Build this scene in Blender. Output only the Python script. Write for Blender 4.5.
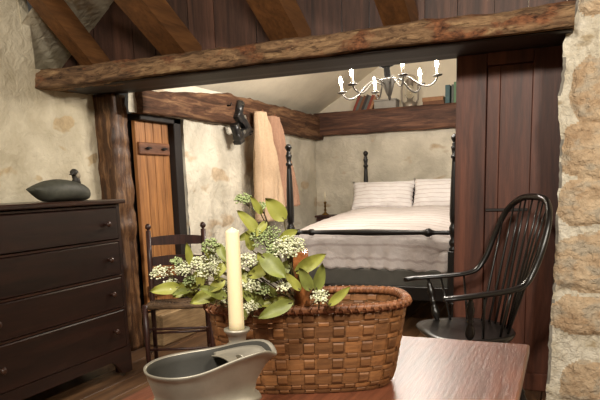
import bpy, bmesh, math, random
from math import sin, cos, pi, radians, sqrt, hypot, tanh
from mathutils import Vector, Matrix, noise

for o in list(bpy.data.objects):
    bpy.data.objects.remove(o)
SC = bpy.context.scene
COL = SC.collection
random.seed(7)

# ------------------------------------------------------------------ camera
H = 1.2
YAW, PITCH, ROLL, FPX, CX, CY = 23.4, 9.65, 1.7, 615.0, 300.0, 289.0
_y, _p, _r = radians(YAW), radians(PITCH), radians(ROLL)
FW = Vector((-sin(_y)*cos(_p), cos(_y)*cos(_p), -sin(_p)))
_rt = Vector((cos(_y), sin(_y), 0)); _up = _rt.cross(FW)
RT = _rt*cos(_r) - _up*sin(_r)
UP = _up*cos(_r) + _rt*sin(_r)
CAM = Vector((0, 0, H))
cam_data = bpy.data.cameras.new('camera')
cam = bpy.data.objects.new('camera', cam_data); COL.objects.link(cam)
m3 = Matrix((RT, UP, -FW)).transposed()
cam.matrix_world = Matrix.Translation(CAM) @ m3.to_4x4()
cam_data.sensor_width = 36.0
cam_data.lens = FPX/600*36
cam_data.shift_y = (CY-200)/600
cam_data.clip_start = 0.02
SC.camera = cam

def ray(x, y): return FW + RT*((x-CX)/FPX) - UP*((y-CY)/FPX)
def atd(x, y, d): return CAM + ray(x, y)*d
def aty(x, y, Y):
    d = ray(x, y); return CAM + d*((Y-CAM.y)/d.y)
def atx(x, y, X):
    d = ray(x, y); return CAM + d*((X-CAM.x)/d.x)

# ------------------------------------------------------------------ world + exposure
w = bpy.data.worlds.new('world'); SC.world = w; w.use_nodes = True
w.node_tree.nodes['Background'].inputs[0].default_value = (0.9, 0.82, 0.7, 1)
w.node_tree.nodes['Background'].inputs[1].default_value = 0.05
SC.view_settings.view_transform = 'Standard'
SC.view_settings.look = 'None'
SC.view_settings.gamma = 1.0
SC.view_settings.use_curve_mapping = False
SC.view_settings.exposure = 0.0

def area(name, loc, target, size, power, color):
    l = bpy.data.lights.new(name, 'AREA'); l.shape = 'DISK'; l.size = size
    l.energy = power; l.color = color
    o = bpy.data.objects.new(name, l); COL.objects.link(o)
    o.location = loc
    d = Vector(target)-Vector(loc)
    o.rotation_euler = d.to_track_quat('-Z', 'Y').to_euler()
    return o
# unseen lamps added behind and above the photographer to light the near room
area('added_room_light', (-0.7, -0.6, 3.0), (-1.5, 2.8, 0.9), 0.4, 98, (1.0, 0.925, 0.81))
area('added_room_light', (1.0, 0.2, 2.7), (-0.8, 3.2, 1.4), 0.35, 80, (1.0, 0.925, 0.81))

BULB_W = 24.0
BULB_COL = (1.0, 0.925, 0.83)

# ------------------------------------------------------------------ materials
def lin(c):
    c = c/255.0
    return c/12.92 if c <= 0.04045 else ((c+0.055)/1.055)**2.4
def rgb(r, g, b): return (lin(r), lin(g), lin(b), 1)

def newmat(name):
    m = bpy.data.materials.new(name); m.use_nodes = True
    nt = m.node_tree; b = nt.nodes['Principled BSDF']
    return m, nt, b
def N(nt, t, **kw):
    n = nt.nodes.new(t)
    for k, v in kw.items(): setattr(n, k, v)
    return n
def ramp(nt, fac, stops):
    r = N(nt, 'ShaderNodeValToRGB')
    els = r.color_ramp.elements
    while len(els) < len(stops): els.new(0.5)
    for e, (p, c) in zip(els, stops):
        e.position = p; e.color = c
    nt.links.new(fac, r.inputs[0])
    return r.outputs[0]
def coords(nt, scale=(1, 1, 1), kind='Object', rot=(0, 0, 0)):
    tc = N(nt, 'ShaderNodeTexCoord'); mp = N(nt, 'ShaderNodeMapping')
    mp.inputs['Scale'].default_value = scale
    mp.inputs['Rotation'].default_value = rot
    nt.links.new(tc.outputs[kind], mp.inputs[0])
    return mp.outputs[0]
def noise_tex(nt, vec, scale, detail=6, rough=0.6, dist=0.0):
    n = N(nt, 'ShaderNodeTexNoise')
    n.inputs['Scale'].default_value = scale; n.inputs['Detail'].default_value = detail
    n.inputs['Roughness'].default_value = rough; n.inputs['Distortion'].default_value = dist
    nt.links.new(vec, n.inputs['Vector'])
    return n.outputs['Fac']
def bump(nt, b, h, strength, dist=0.01):
    n = N(nt, 'ShaderNodeBump'); n.inputs['Strength'].default_value = strength
    n.inputs['Distance'].default_value = dist
    nt.links.new(h, n.inputs['Height']); nt.links.new(n.outputs[0], b.inputs['Normal'])
def mixc(nt, fac, a, c, mode='MIX'):
    n = N(nt, 'ShaderNodeMix', data_type='RGBA', blend_type=mode)
    for i, v in ((0, fac), (6, a), (7, c)):
        if hasattr(v, 'links') or hasattr(v, 'is_linked'): nt.links.new(v, n.inputs[i])
        else: n.inputs[i].default_value = v
    return n.outputs[2]

def wood(name, dark, light, axis='z', rough=0.5, scale=1.0, bstr=0.3, island=0.0, mid=None, spec=0.5, contrast=(0.3, 0.7), coat=0.0):
    m, nt, b = newmat(name)
    s = {'x': (0.6, 7, 7), 'y': (7, 0.6, 7), 'z': (7, 7, 0.6)}[axis]
    v = coords(nt, tuple(k*scale for k in s))
    if island:
        g = N(nt, 'ShaderNodeNewGeometry')
        add = N(nt, 'ShaderNodeVectorMath', operation='ADD')
        mul = N(nt, 'ShaderNodeMath', operation='MULTIPLY'); mul.inputs[1].default_value = 37
        nt.links.new(g.outputs['Random Per Island'], mul.inputs[0])
        nt.links.new(v, add.inputs[0]); nt.links.new(mul.outputs[0], add.inputs[1])
        v = add.outputs[0]
    f = noise_tex(nt, v, 2.2, 8, 0.65, 0.8)
    stops = [(contrast[0], dark), (contrast[1], light)]
    if mid: stops = [(contrast[0], dark), (0.5, mid), (contrast[1], light)]
    c = ramp(nt, f, stops)
    f2 = noise_tex(nt, v, 9, 4, 0.7)
    fine = ramp(nt, f2, [(0.35, (0.62, 0.6, 0.58, 1)), (0.6, (1.1, 1.1, 1.1, 1))])
    c = mixc(nt, 0.8, c, fine, 'MULTIPLY')
    if island:
        mr = N(nt, 'ShaderNodeMapRange')
        mr.inputs['To Min'].default_value = 1-island; mr.inputs['To Max'].default_value = 1+island*0.6
        nt.links.new(g.outputs['Random Per Island'], mr.inputs[0])
        cc = N(nt, 'ShaderNodeCombineColor')
        for i in range(3): nt.links.new(mr.outputs[0], cc.inputs[i])
        c = mixc(nt, 1.0, c, cc.outputs[0], 'MULTIPLY')
    nt.links.new(c, b.inputs['Base Color'])
    b.inputs['Roughness'].default_value = rough
    b.inputs['Specular IOR Level'].default_value = spec
    if coat:
        b.inputs['Coat Weight'].default_value = coat; b.inputs['Coat Roughness'].default_value = 0.3
    bump(nt, b, f2, bstr, 0.004)
    return m

def bark(name):
    m, nt, b = newmat(name)
    v = coords(nt, (1.2, 6, 6)); vi = coords(nt, (1, 1.6, 1.6))
    f = noise_tex(nt, v, 2.4, 9, 0.7, 1.2)
    c = ramp(nt, f, [(0.30, rgb(44, 32, 24)), (0.42, rgb(92, 68, 48)), (0.55, rgb(138, 108, 78)), (0.7, rgb(178, 148, 108))])
    f2 = noise_tex(nt, vi, 4.5, 4, 0.6, 0.5)
    k = ramp(nt, f2, [(0.50, (0, 0, 0, 1)), (0.60, (1, 1, 1, 1))])
    oc = ramp(nt, noise_tex(nt, vi, 26, 5, 0.7), [(0.35, rgb(66, 40, 26)), (0.65, rgb(142, 92, 60))])
    c = mixc(nt, k, c, oc)
    f3 = noise_tex(nt, coords(nt, (1, 5, 5)), 9, 5, 0.75, 0.6)
    cr = ramp(nt, f3, [(0.36, (0.25, 0.22, 0.2, 1)), (0.46, (1, 1, 1, 1))])
    c = mixc(nt, 0.9, c, cr, 'MULTIPLY')
    nt.links.new(c, b.inputs['Base Color']); b.inputs['Roughness'].default_value = 0.75
    b.inputs['Specular IOR Level'].default_value = 0.3
    bump(nt, b, f3, 1.0, 0.012)
    return m
M_BARK = None
def plaster(name, base, shade, patch, patch_amt=(0.6, 0.66), bstr=0.6, scale=1.0):
    m, nt, b = newmat(name)
    v = coords(nt, (scale,)*3)
    f = noise_tex(nt, v, 3.0, 8, 0.6, 0.3)
    c = ramp(nt, f, [(0.3, shade), (0.62, base)])
    f2 = noise_tex(nt, coords(nt, (scale*1.1, scale*1.1, scale*1.9)), 2.6, 3, 0.45, 0.2)
    mask = ramp(nt, f2, [(patch_amt[0], (0, 0, 0, 1)), (patch_amt[1], (1, 1, 1, 1))])
    f3 = noise_tex(nt, v, 22, 5, 0.7)
    pc = ramp(nt, f3, [(0.3, tuple(k*0.7 for k in patch[:3])+(1,)), (0.7, patch)])
    c = mixc(nt, mask, c, pc)
    nt.links.new(c, b.inputs['Base Color'])
    b.inputs['Roughness'].default_value = 0.9
    b.inputs['Specular IOR Level'].default_value = 0.2
    f4 = noise_tex(nt, v, 14, 6, 0.6, 0.6)
    bump(nt, b, f4, bstr, 0.03)
    return m

def plain(name, col, rough=0.5, metal=0.0, var=0.12, vscale=12, bstr=0.1, spec=0.5, trans=0.0, sub=0.0, island=0.0, col2=None):
    m, nt, b = newmat(name)
    v = coords(nt)
    f = noise_tex(nt, v, vscale, 5, 0.6)
    a = tuple(k*(1-var) for k in col[:3])+(1,); z = tuple(min(1, k*(1+var)) for k in col[:3])+(1,)
    c = ramp(nt, f, [(0.3, a), (0.7, z)])
    if island:
        g = N(nt, 'ShaderNodeNewGeometry')
        c = mixc(nt, g.outputs['Random Per Island'], c, col2)
    nt.links.new(c, b.inputs['Base Color'])
    b.inputs['Roughness'].default_value = rough; b.inputs['Metallic'].default_value = metal
    b.inputs['Specular IOR Level'].default_value = spec
    b.inputs['Transmission Weight'].default_value = trans
    if sub:
        b.inputs['Subsurface Weight'].default_value = sub; b.inputs['Subsurface Radius'].default_value = (0.01, 0.007, 0.004)
    if bstr: bump(nt, b, f, bstr, 0.004)
    return m

M = {}
M['dresser'] = wood('dresser_wood', rgb(18, 10, 8), rgb(46, 24, 17), 'y', 0.32, 1.0, 0.1, coat=0.15)
M['dresser_edge'] = wood('dresser_edge_wood', rgb(28, 15, 11), rgb(64, 38, 27), 'y', 0.3, 1.2, 0.1)
M['knob'] = plain('knob_wood', rgb(58, 36, 26), 0.3)
M['bark'] = bark('barked_log')
M['beam'] = wood('hewn_beam_wood', rgb(52, 36, 24), rgb(178, 142, 100), 'x', 0.8, 1.1, 1.0, mid=rgb(112, 78, 52), spec=0.25)
M['beam_y'] = wood('hewn_beam_wood_y', rgb(40, 27, 19), rgb(146, 112, 82), 'y', 0.8, 1.2, 1.0, mid=rgb(88, 60, 43), spec=0.25)
M['beam_back'] = wood('back_beam_wood', rgb(48, 30, 22), rgb(136, 96, 72), 'x', 0.7, 1.2, 0.8, mid=rgb(90, 58, 43))
M['header'] = wood('dark_wood_and_shade', rgb(14, 9, 7), rgb(44, 28, 20), 'x', 0.6, 1.0, 0.3)  # near-black wood; its tone also carries the shade under the log beam
M['post'] = wood('hewn_post_wood', rgb(40, 25, 15), rgb(150, 112, 76), 'z', 0.45, 1.6, 1.0, mid=rgb(84, 54, 32))
M['rafter'] = wood('rafter_wood', rgb(78, 50, 27), rgb(138, 92, 50), 'y', 0.6, 0.8, 0.25, contrast=(0.2, 0.8))
M['planks'] = wood('partition_plank_wood', rgb(48, 30, 23), rgb(104, 70, 54), 'z', 0.6, 0.7, 0.3, island=0.3)
M['panel'] = wood('red_brown_panel_wood', rgb(58, 28, 18), rgb(118, 68, 48), 'z', 0.5, 0.6, 0.3, island=0.12)
M['door'] = wood('pine_door_wood', rgb(116, 70, 34), rgb(190, 132, 76), 'z', 0.55, 0.9, 0.3, island=0.12, contrast=(0.2, 0.75))
M['batten'] = wood('batten_wood', rgb(80, 46, 26), rgb(130, 82, 50), 'y', 0.6, 1.0, 0.3)
M['step'] = wood('tan_step_board', rgb(120, 94, 64), rgb(176, 148, 108), 'y', 0.7, 0.8, 0.2)
M['jamb'] = plain('dark_jamb_wood', rgb(26, 18, 14), 0.7)
M['floor'] = wood('floor_board_wood', rgb(58, 38, 24), rgb(122, 88, 58), 'y', 0.5, 0.5, 0.2, island=0.2)
M['ceil_planks'] = wood('ceiling_plank_wood', rgb(40, 26, 20), rgb(88, 58, 44), 'y', 0.7, 0.6, 0.2, island=0.25)
M['table'] = wood('table_wood', rgb(74, 36, 20), rgb(122, 70, 44), 'y', 0.5, 0.9, 0.9, contrast=(0.25, 0.75), coat=0.35)
M['chair_brown'] = wood('chair_brown_wood', rgb(36, 20, 16), rgb(78, 46, 38), 'z', 0.4, 2.0, 0.1)
M['chair_black'] = plain('black_chair_paint', rgb(24, 21, 19), 0.28, 0, 0.3, 30, 0.05)
M['bed_black'] = plain('black_bed_paint', rgb(16, 14, 13), 0.35, 0, 0.2, 30, 0.05)
M['bed_box'] = plain('grey_bed_platform', rgb(80, 78, 72), 0.8)
M['wall'] = plaster('wall_plaster', rgb(212, 202, 178), rgb(172, 160, 134), rgb(196, 174, 138), (0.60, 0.63), 0.7)
M['wall2'] = plaster('bedroom_plaster', rgb(222, 215, 198), rgb(186, 179, 162), rgb(206, 186, 158), (0.62, 0.68), 0.7)
M['ceil'] = plaster('ceiling_plaster', rgb(232, 222, 200), rgb(214, 204, 184), rgb(205, 195, 172), (0.7, 0.8), 0.2, 0.7)
M['mortar'] = plaster('lime_mortar', rgb(230, 222, 204), rgb(196, 184, 160), rgb(190, 172, 142), (0.6, 0.7), 0.8, 3.0)
M['greycement'] = plain('grey_mortar_edge', rgb(128, 122, 112), 0.9, 0, 0.2, 20, 0.5)
M['stone'] = plaster('field_stone', rgb(216, 192, 160), rgb(180, 150, 118), rgb(206, 190, 166), (0.5, 0.6), 0.9, 3.0)
M['rush'] = wood('rush_seat', rgb(60, 42, 28), rgb(120, 92, 62), 'x', 0.8, 3.0, 0.5)
M['iron'] = plain('black_iron', rgb(26, 25, 26), 0.45, 0.6, 0.3, 40, 0.2)
M['pewter'] = plain('worn_pewter', rgb(158, 152, 138), 0.48, 0.65, 0.12, 25, 0.15)
M['pewter_dark'] = plain('dark_inner_pewter', rgb(48, 46, 40), 0.65, 0.2, 0.2, 20, 0.15)  # darker tone for the inside of the pitcher bowl
M['candle'] = plain('ivory_wax', rgb(232, 216, 176), 0.5, 0, 0.05, 10, 0.0, sub=0.3)
M['white_wax'] = plain('white_wax', rgb(232, 222, 196), 0.5, 0, 0.04, 10, 0.0)
M['brass'] = plain('old_brass', rgb(120, 92, 50), 0.35, 0.9)
M['basket'] = wood('basket_splint', rgb(88, 52, 26), rgb(150, 102, 58), 'x', 0.55, 2.0, 0.25, island=0.35, contrast=(0.2, 0.8))
M['basket_rim'] = wood('basket_rim_splint', rgb(96, 56, 32), rgb(152, 100, 64), 'x', 0.5, 3.0, 0.25, island=0.2)
M['handle'] = wood('basket_handle_wood', rgb(104, 58, 28), rgb(158, 100, 56), 'z', 0.25, 2.0, 0.15)
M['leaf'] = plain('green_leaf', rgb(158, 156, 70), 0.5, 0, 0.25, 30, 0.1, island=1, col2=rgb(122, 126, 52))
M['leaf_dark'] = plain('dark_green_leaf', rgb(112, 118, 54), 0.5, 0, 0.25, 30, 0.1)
M['blossom'] = plain('cream_blossom', rgb(226, 224, 198), 0.7, 0, 0.1, 80, 0, island=1, col2=rgb(170, 176, 130))
M['bud'] = plain('green_bud', rgb(132, 148, 92), 0.7, 0, 0.1, 80, 0, island=1, col2=rgb(168, 178, 128))
M['stem'] = plain('brown_stem', rgb(78, 68, 36), 0.6)
M['coat1'] = plain('tan_wool', rgb(194, 168, 140), 0.95, 0, 0.08, 60, 0.3, spec=0.1)
M['coat2'] = plain('rose_wool', rgb(172, 136, 114), 0.95, 0, 0.08, 60, 0.3, spec=0.1)
M['leather'] = plain('black_leather', rgb(30, 30, 31), 0.35, 0, 0.3, 30, 0.3)
M['steel'] = plain('grey_steel', rgb(150, 148, 142), 0.35, 0.8)
M['duck'] = plain('grey_duck_paint', rgb(72, 72, 62), 0.6, 0, 0.35, 20, 0.3)
M['duck_dark'] = plain('dark_duck_paint', rgb(46, 42, 36), 0.6, 0, 0.3, 30, 0.2)
M['duck_light'] = plain('pale_duck_paint', rgb(150, 138, 118), 0.6, 0, 0.2, 30, 0.2)
M['paper'] = plain('aged_paper', rgb(205, 188, 152), 0.9, 0, 0.1, 60, 0.2)
M['chand'] = plain('dull_tin', rgb(96, 92, 86), 0.4, 0.75, 0.2, 30, 0.1)
M['chand_dark'] = plain('dark_tin', rgb(13, 12, 11), 0.8, 0.0, 0.2, 30, 0.1, spec=0.03)
M['box'] = plain('grey_box_paint', rgb(150, 146, 138), 0.7)
M['lantern'] = plain('tin_lantern', rgb(150, 140, 126), 0.5, 0.5)
for nm, c in (('book_red', (132, 62, 48)), ('book_grey', (92, 96, 92)), ('book_green', (96, 128, 98)), ('book_teal', (70, 96, 100)),
              ('book_brown', (112, 74, 50)), ('book_tan', (158, 116, 82)), ('book_dark', (58, 52, 50))):
    M[nm] = plain(nm, rgb(*c), 0.75, 0, 0.12, 40, 0.1)

def glass_mat():
    m, nt, b = newmat('clear_glass')
    b.inputs['Base Color'].default_value = (0.95, 0.95, 0.92, 1); b.inputs['Roughness'].default_value = 0.05
    b.inputs['Transmission Weight'].default_value = 1.0; b.inputs['IOR'].default_value = 1.45
    return m
M['glass'] = glass_mat()
def emit_mat():
    m, nt, b = newmat('lit_bulb')
    b.inputs['Base Color'].default_value = (1, 0.9, 0.7, 1)
    b.inputs['Emission Color'].default_value = (1.0, 0.86, 0.6, 1)
    b.inputs['Emission Strength'].default_value = 60
    return m
M['bulb'] = emit_mat()
def stripes(name, base, line, rate):
    m, nt, b = newmat(name)
    v = coords(nt, (1, 1, 1), 'UV')
    sx = N(nt, 'ShaderNodeSeparateXYZ'); nt.links.new(v, sx.inputs[0])
    f0 = noise_tex(nt, coords(nt), 5, 4, 0.6)
    mul = N(nt, 'ShaderNodeMath', operation='MULTIPLY'); mul.inputs[1].default_value = rate
    nt.links.new(sx.outputs[1], mul.inputs[0])
    pp = N(nt, 'ShaderNodeMath', operation='FRACT'); nt.links.new(mul.outputs[0], pp.inputs[0])
    mask = ramp(nt, pp.outputs[0], [(0.0, (0, 0, 0, 1)), (0.62, (0, 0, 0, 1)), (0.68, (1, 1, 1, 1)), (0.80, (1, 1, 1, 1)), (0.86, (0, 0, 0, 1))])
    c = mixc(nt, mask, base, line)
    nt.links.new(c, b.inputs['Base Color'])
    b.inputs['Roughness'].default_value = 0.95; b.inputs['Specular IOR Level'].default_value = 0.1
    bump(nt, b, noise_tex(nt, coords(nt), 9, 5, 0.6, 0.5), 0.5, 0.03)
    return m
M['quilt'] = stripes('striped_quilt', rgb(200, 192, 188), rgb(178, 167, 163), 20)
M['pillow'] = stripes('striped_pillow', rgb(226, 222, 220), rgb(204, 194, 192), 8)

# ------------------------------------------------------------------ geometry helpers
class G:
    def __init__(s): s.bm = bmesh.new(); s.mi = 0
    def _cap(s, before):
        for f in s.bm.faces:
            if f.index == -1: f.material_index = s.mi
    def box(s, c, size, bev=0.0, rot=None, seg=1):
        vs = []
        hx, hy, hz = (k/2 for k in size)
        R = rot or Matrix.Identity(3); c = Vector(c)
        if bev and bev < min(hx, hy, hz)*0.98:
            t = bmesh.new(); bmesh.ops.create_cube(t, size=1)
            bmesh.ops.scale(t, vec=size, verts=t.verts)
            bmesh.ops.bevel(t, geom=t.edges[:], offset=bev, segments=seg, affect='EDGES', profile=0.5)
            mp = {}
            for v in t.verts: mp[v.index] = s.bm.verts.new(c + R @ v.co)
            t.verts.ensure_lookup_table()
            for f in t.faces:
                nf = s.bm.faces.new([mp[v.index] for v in f.verts]); nf.material_index = s.mi
            t.free(); return
        for sx in (-1, 1):
            for sy in (-1, 1):
                for sz in (-1, 1):
                    vs.append(s.bm.verts.new(c + R @ Vector((sx*hx, sy*hy, sz*hz))))
        for q in ((0, 1, 3, 2), (4, 6, 7, 5), (0, 4, 5, 1), (2, 3, 7, 6), (0, 2, 6, 4), (1, 5, 7, 3)):
            f = s.bm.faces.new([vs[i] for i in q]); f.material_index = s.mi
    def lohi(s, a, b, bev=0.0):
        s.box([(a[i]+b[i])/2 for i in range(3)], [abs(b[i]-a[i]) for i in range(3)], bev)
    def rings(s, rings, close=True, caps=True, smooth=True):
        R = [[s.bm.verts.new(p) for p in r] for r in rings]
        n = len(R[0])
        for a, b in zip(R[:-1], R[1:]):
            for i in range(n if close else n-1):
                j = (i+1) % n
                f = s.bm.faces.new((a[i], a[j], b[j], b[i])); f.smooth = smooth; f.material_index = s.mi
        if caps and close:
            f = s.bm.faces.new(list(reversed(R[0]))); f.material_index = s.mi
            f = s.bm.faces.new(R[-1]); f.material_index = s.mi
        return R
    def tube(s, pts, rad, seg=10, flat=None, closed=False, ref=None):
        pts = [Vector(p) for p in pts]
        n = len(pts)
        if not hasattr(rad, '__len__'): rad = [rad]*n
        rings = []
        prev = None
        for i, p in enumerate(pts):
            if closed: t = pts[(i+1) % n]-pts[i-1]
            else: t = pts[min(i+1, n-1)]-pts[max(i-1, 0)]
            t.normalize()
            if ref is not None: u = Vector(ref)
            elif prev is None: u = Vector((0, 0, 1)) if abs(t.z) < 0.9 else Vector((1, 0, 0))
            else: u = prev
            u = (u - t*u.dot(t)).normalized(); prev = u
            v = t.cross(u)
            fu = flat if flat else 1.0
            rings.append([p + u*(rad[i]*fu*cos(2*pi*k/seg)) + v*(rad[i]*sin(2*pi*k/seg)) for k in range(seg)])
        if closed:
            rings.append(rings[0])
            R = s.rings(rings, True, False)
            bmesh.ops.remove_doubles(s.bm, verts=R[0]+R[-1], dist=1e-6)
        else: s.rings(rings)
    def lathe(s, prof, c=(0, 0, 0), seg=20, rot=None):
        R = rot or Matrix.Identity(3); c = Vector(c)
        s.rings([[c + R @ Vector((max(r, 1e-4)*cos(2*pi*k/seg), max(r, 1e-4)*sin(2*pi*k/seg), z)) for k in range(seg)] for r, z in prof])
    def turned(s, p0, p1, prof, seg=12):
        p0, p1 = Vector(p0), Vector(p1); d = p1-p0
        R = d.to_track_quat('Z', 'Y').to_matrix()
        s.lathe([(r, t*d.length) for t, r in prof], p0, seg, R)
    def ball(s, c, r, seg=10, rot=None):
        if not hasattr(r, '__len__'): r = (r, r, r)
        R = rot or Matrix.Identity(3); c = Vector(c)
        n = max(4, seg//2+1)
        rg = []
        for i in range(n+1):
            a = pi*i/n; a = max(0.02, min(pi-0.02, a))
            rg.append([c + R @ Vector((r[0]*sin(a)*cos(2*pi*k/seg), r[1]*sin(a)*sin(2*pi*k/seg), -r[2]*cos(a))) for k in range(seg)])
        s.rings(rg)
    def sheet(s, fn, nu, nv, uv=None, smooth=True, thick=0.0):
        grid = [[s.bm.verts.new(fn(i/nu, j/nv)) for i in range(nu+1)] for j in range(nv+1)]
        lay = s.bm.loops.layers.uv.verify() if uv else None
        fs = []
        for j in range(nv):
            for i in range(nu):
                f = s.bm.faces.new((grid[j][i], grid[j][i+1], grid[j+1][i+1], grid[j+1][i]))
                f.smooth = smooth; f.material_index = s.mi; fs.append(f)
                if uv:
                    for l, (a, b) in zip(f.loops, ((i, j), (i+1, j), (i+1, j+1), (i, j+1))):
                        l[lay].uv = uv(a/nu, b/nv)
        return grid

def obj(name, g, mats, parent=None, loc=None, rotz=None, recalc=True):
    me = bpy.data.meshes.new(name)
    if recalc: bmesh.ops.recalc_face_normals(g.bm, faces=g.bm.faces[:])
    g.bm.to_mesh(me); g.bm.free()
    if not isinstance(mats, (list, tuple)): mats = [mats]
    for m in mats: me.materials.append(m)
    o = bpy.data.objects.new(name, me); COL.objects.link(o)
    if parent: o.parent = parent
    if loc is not None: o.location = loc
    if rotz is not None: o.rotation_euler = (0, 0, rotz)
    return o
def tag(o, label=None, cat=None, group=None, kind=None):
    if label: o['label'] = label
    if cat: o['category'] = cat
    if group: o['group'] = group
    if kind: o['kind'] = kind
    return o
def thing(name, label, cat, loc=(0, 0, 0), rotz=0, group=None):
    o = bpy.data.objects.new(name, None); COL.objects.link(o)
    o.empty_display_size = 0.05
    o.location = loc; o.rotation_euler = (0, 0, rotz)
    return tag(o, label, cat, group)
def struct(name, g, mats, parent=None):
    o = obj(name, g, mats, parent)
    if not parent: o['kind'] = 'structure'
    return o
def copy_tree(o, parent=None):
    kids = [c for c in bpy.data.objects if c.parent == o]
    c = o.copy(); COL.objects.link(c); c.parent = parent
    for k in kids: copy_tree(k, c)
    return c
def nz(x, y, z, s=1.0): return noise.noise(Vector((x*s, y*s, z*s)))
def fbm(x, y, z, s=1.0, o=4): return noise.fractal(Vector((x*s, y*s, z*s)), 0.9, 2.1, o)

def rough_box(g, lo, hi, seg=0.05, amp=0.012, nscale=5, chamfer=0.03, off=0.0):
    """hewn timber: a box whose long axis is sampled and whose cross section wobbles"""
    size = [hi[i]-lo[i] for i in range(3)]
    ax = max(range(3), key=lambda i: size[i]); u, v = [i for i in range(3) if i != ax]
    n = max(2, int(size[ax]/seg)); rings = []
    sec = []
    m = 6
    cs = [(lo[u], lo[v]), (hi[u], lo[v]), (hi[u], hi[v]), (lo[u], hi[v])]
    for k in range(4):
        a, b = cs[k], cs[(k+1) % 4]
        L = hypot(b[0]-a[0], b[1]-a[1])
        for q in range(m):
            t = (chamfer + (L-2*chamfer)*q/(m-1))/L
            sec.append((a[0]+(b[0]-a[0])*t, a[1]+(b[1]-a[1])*t))
    cu, cv = (lo[u]+hi[u])/2, (lo[v]+hi[v])/2
    for i in range(n+1):
        t = lo[ax]+size[ax]*i/n
        r = []
        for (a, b) in sec:
            p = [0, 0, 0]; p[ax] = t; p[u] = a; p[v] = b
            d = amp*(fbm(p[0]+off, p[1], p[2], nscale)+0.6*fbm(p[0]*0.3+off, p[1]*0.3, p[2]*0.3, nscale*3))
            du, dv = a-cu, b-cv; L = hypot(du, dv)
            p[u] += du/L*d; p[v] += dv/L*d
            r.append(Vector(p))
        rings.append(r)
    g.rings(rings, True, True, smooth=True)

def rough_wall(g, origin, U, V, W, Hh, amp=0.012, res=0.05, normal=None, holes=(), nscale=3.0, thick=0.1):
    """plaster skin with trowelled unevenness; holes = (u0,u1,v0,v1)"""
    origin, U, V = Vector(origin), Vector(U), Vector(V); nrm = Vector(normal)
    us = sorted(set([round(W*i/max(1, int(W/res)), 4) for i in range(int(W/res)+1)] + [k for h in holes for k in h[:2]]))
    vs = sorted(set([round(Hh*i/max(1, int(Hh/res)), 4) for i in range(int(Hh/res)+1)] + [k for h in holes for k in h[2:]]))
    if us[-1] < W: us.append(W)
    if vs[-1] < Hh: vs.append(Hh)
    grid = {}
    def vert(i, j):
        if (i, j) not in grid:
            p = origin+U*us[i]+V*vs[j]
            grid[(i, j)] = g.bm.verts.new(p + nrm*amp*(fbm(p.x, p.y, p.z, nscale)+0.4*nz(p.x, p.y, p.z, nscale*5)))
        return grid[(i, j)]
    for i in range(len(us)-1):
        for j in range(len(vs)-1):
            cu, cv = (us[i]+us[i+1])/2, (vs[j]+vs[j+1])/2
            if any(h[0] < cu < h[1] and h[2] < cv < h[3] for h in holes): continue
            f = g.bm.faces.new((vert(i, j), vert(i+1, j), vert(i+1, j+1), vert(i, j+1)))
            f.smooth = True; f.material_index = g.mi

# ================================================================== SETTING
# floor: boards running away from the camera
g = G(); x = -3.5; k = 0
while x < 1.7:
    wd = 0.17+0.05*((k*37) % 5)/5
    off = ((k*53) % 7)*0.35
    y = -2.1-off
    while y < 7.4:
        L = 2.6
        y0, y1 = max(y, -2.1), min(y+L, 7.4)
        if y1 > y0: g.lohi((x, y0, -0.03), (x+wd-0.004, y1-0.003, 0.0), 0.002)
        y += L
    x += wd; k += 1
g.lohi((-3.5, -2.1, -0.06), (1.7, 7.4, -0.028))
struct('floor', g, M['floor'])

# near room shell
g = G()
rough_wall(g, (-3.12, -2.0, 0), (0, 1, 0), (0, 0, 1), 5.62, 1.97, 0.018, 0.05, (1, 0, 0))
rough_wall(g, (-3.12, -2.0, 1.97), (0, 1, 0), (0, 0, 1), 5.02, 1.25, 0.018, 0.05, (1, 0, 0))
rough_wall(g, (-3.12, 3.02, 1.97), (-1, 0, 0), (0, 0, 1), 0.5, 1.25, 0.01, 0.05, (0, 1, 0))     # return of the recess over the beam end
rough_wall(g, (-3.62, 3.02, 1.97), (1, 0, 0), (0, 1, 0), 0.5, 0.6, 0.01, 0.05, (0, 0, 1))      # ledge
rough_wall(g, (-3.12, 3.02, 1.97), (0, 1, 0), (0, 0, 1), 0.07, 1.25, 0.01, 0.035, (1, 0, 0))
# sloping plaster above the ledge, rising to the right
sl = Vector((0.50, 0, 0.38)); sl.normalize()
rough_wall(g, (-3.42, 3.02, 2.0), (0, 1, 0), tuple(sl), 0.66, 1.8, 0.004, 0.06, (0.6, 0, -0.8))
struct('wall_left', g, M['wall'])
g = G()
g.lohi((-3.12, -2.05, 0), (1.5, -2.0, 3.2)); struct('wall_rear', g, M['wall'])
g = G(); g.lohi((1.5, -2.05, 0), (1.55, 3.7, 3.2)); struct('wall_right', g, M['wall'])
g = G(); x = -3.7
while x < 1.55:
    g.lohi((x, -2.05, 3.2), (x+0.196, 7.6, 3.23)); x += 0.2
struct('ceiling', g, M['ceil_planks'])

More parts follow.
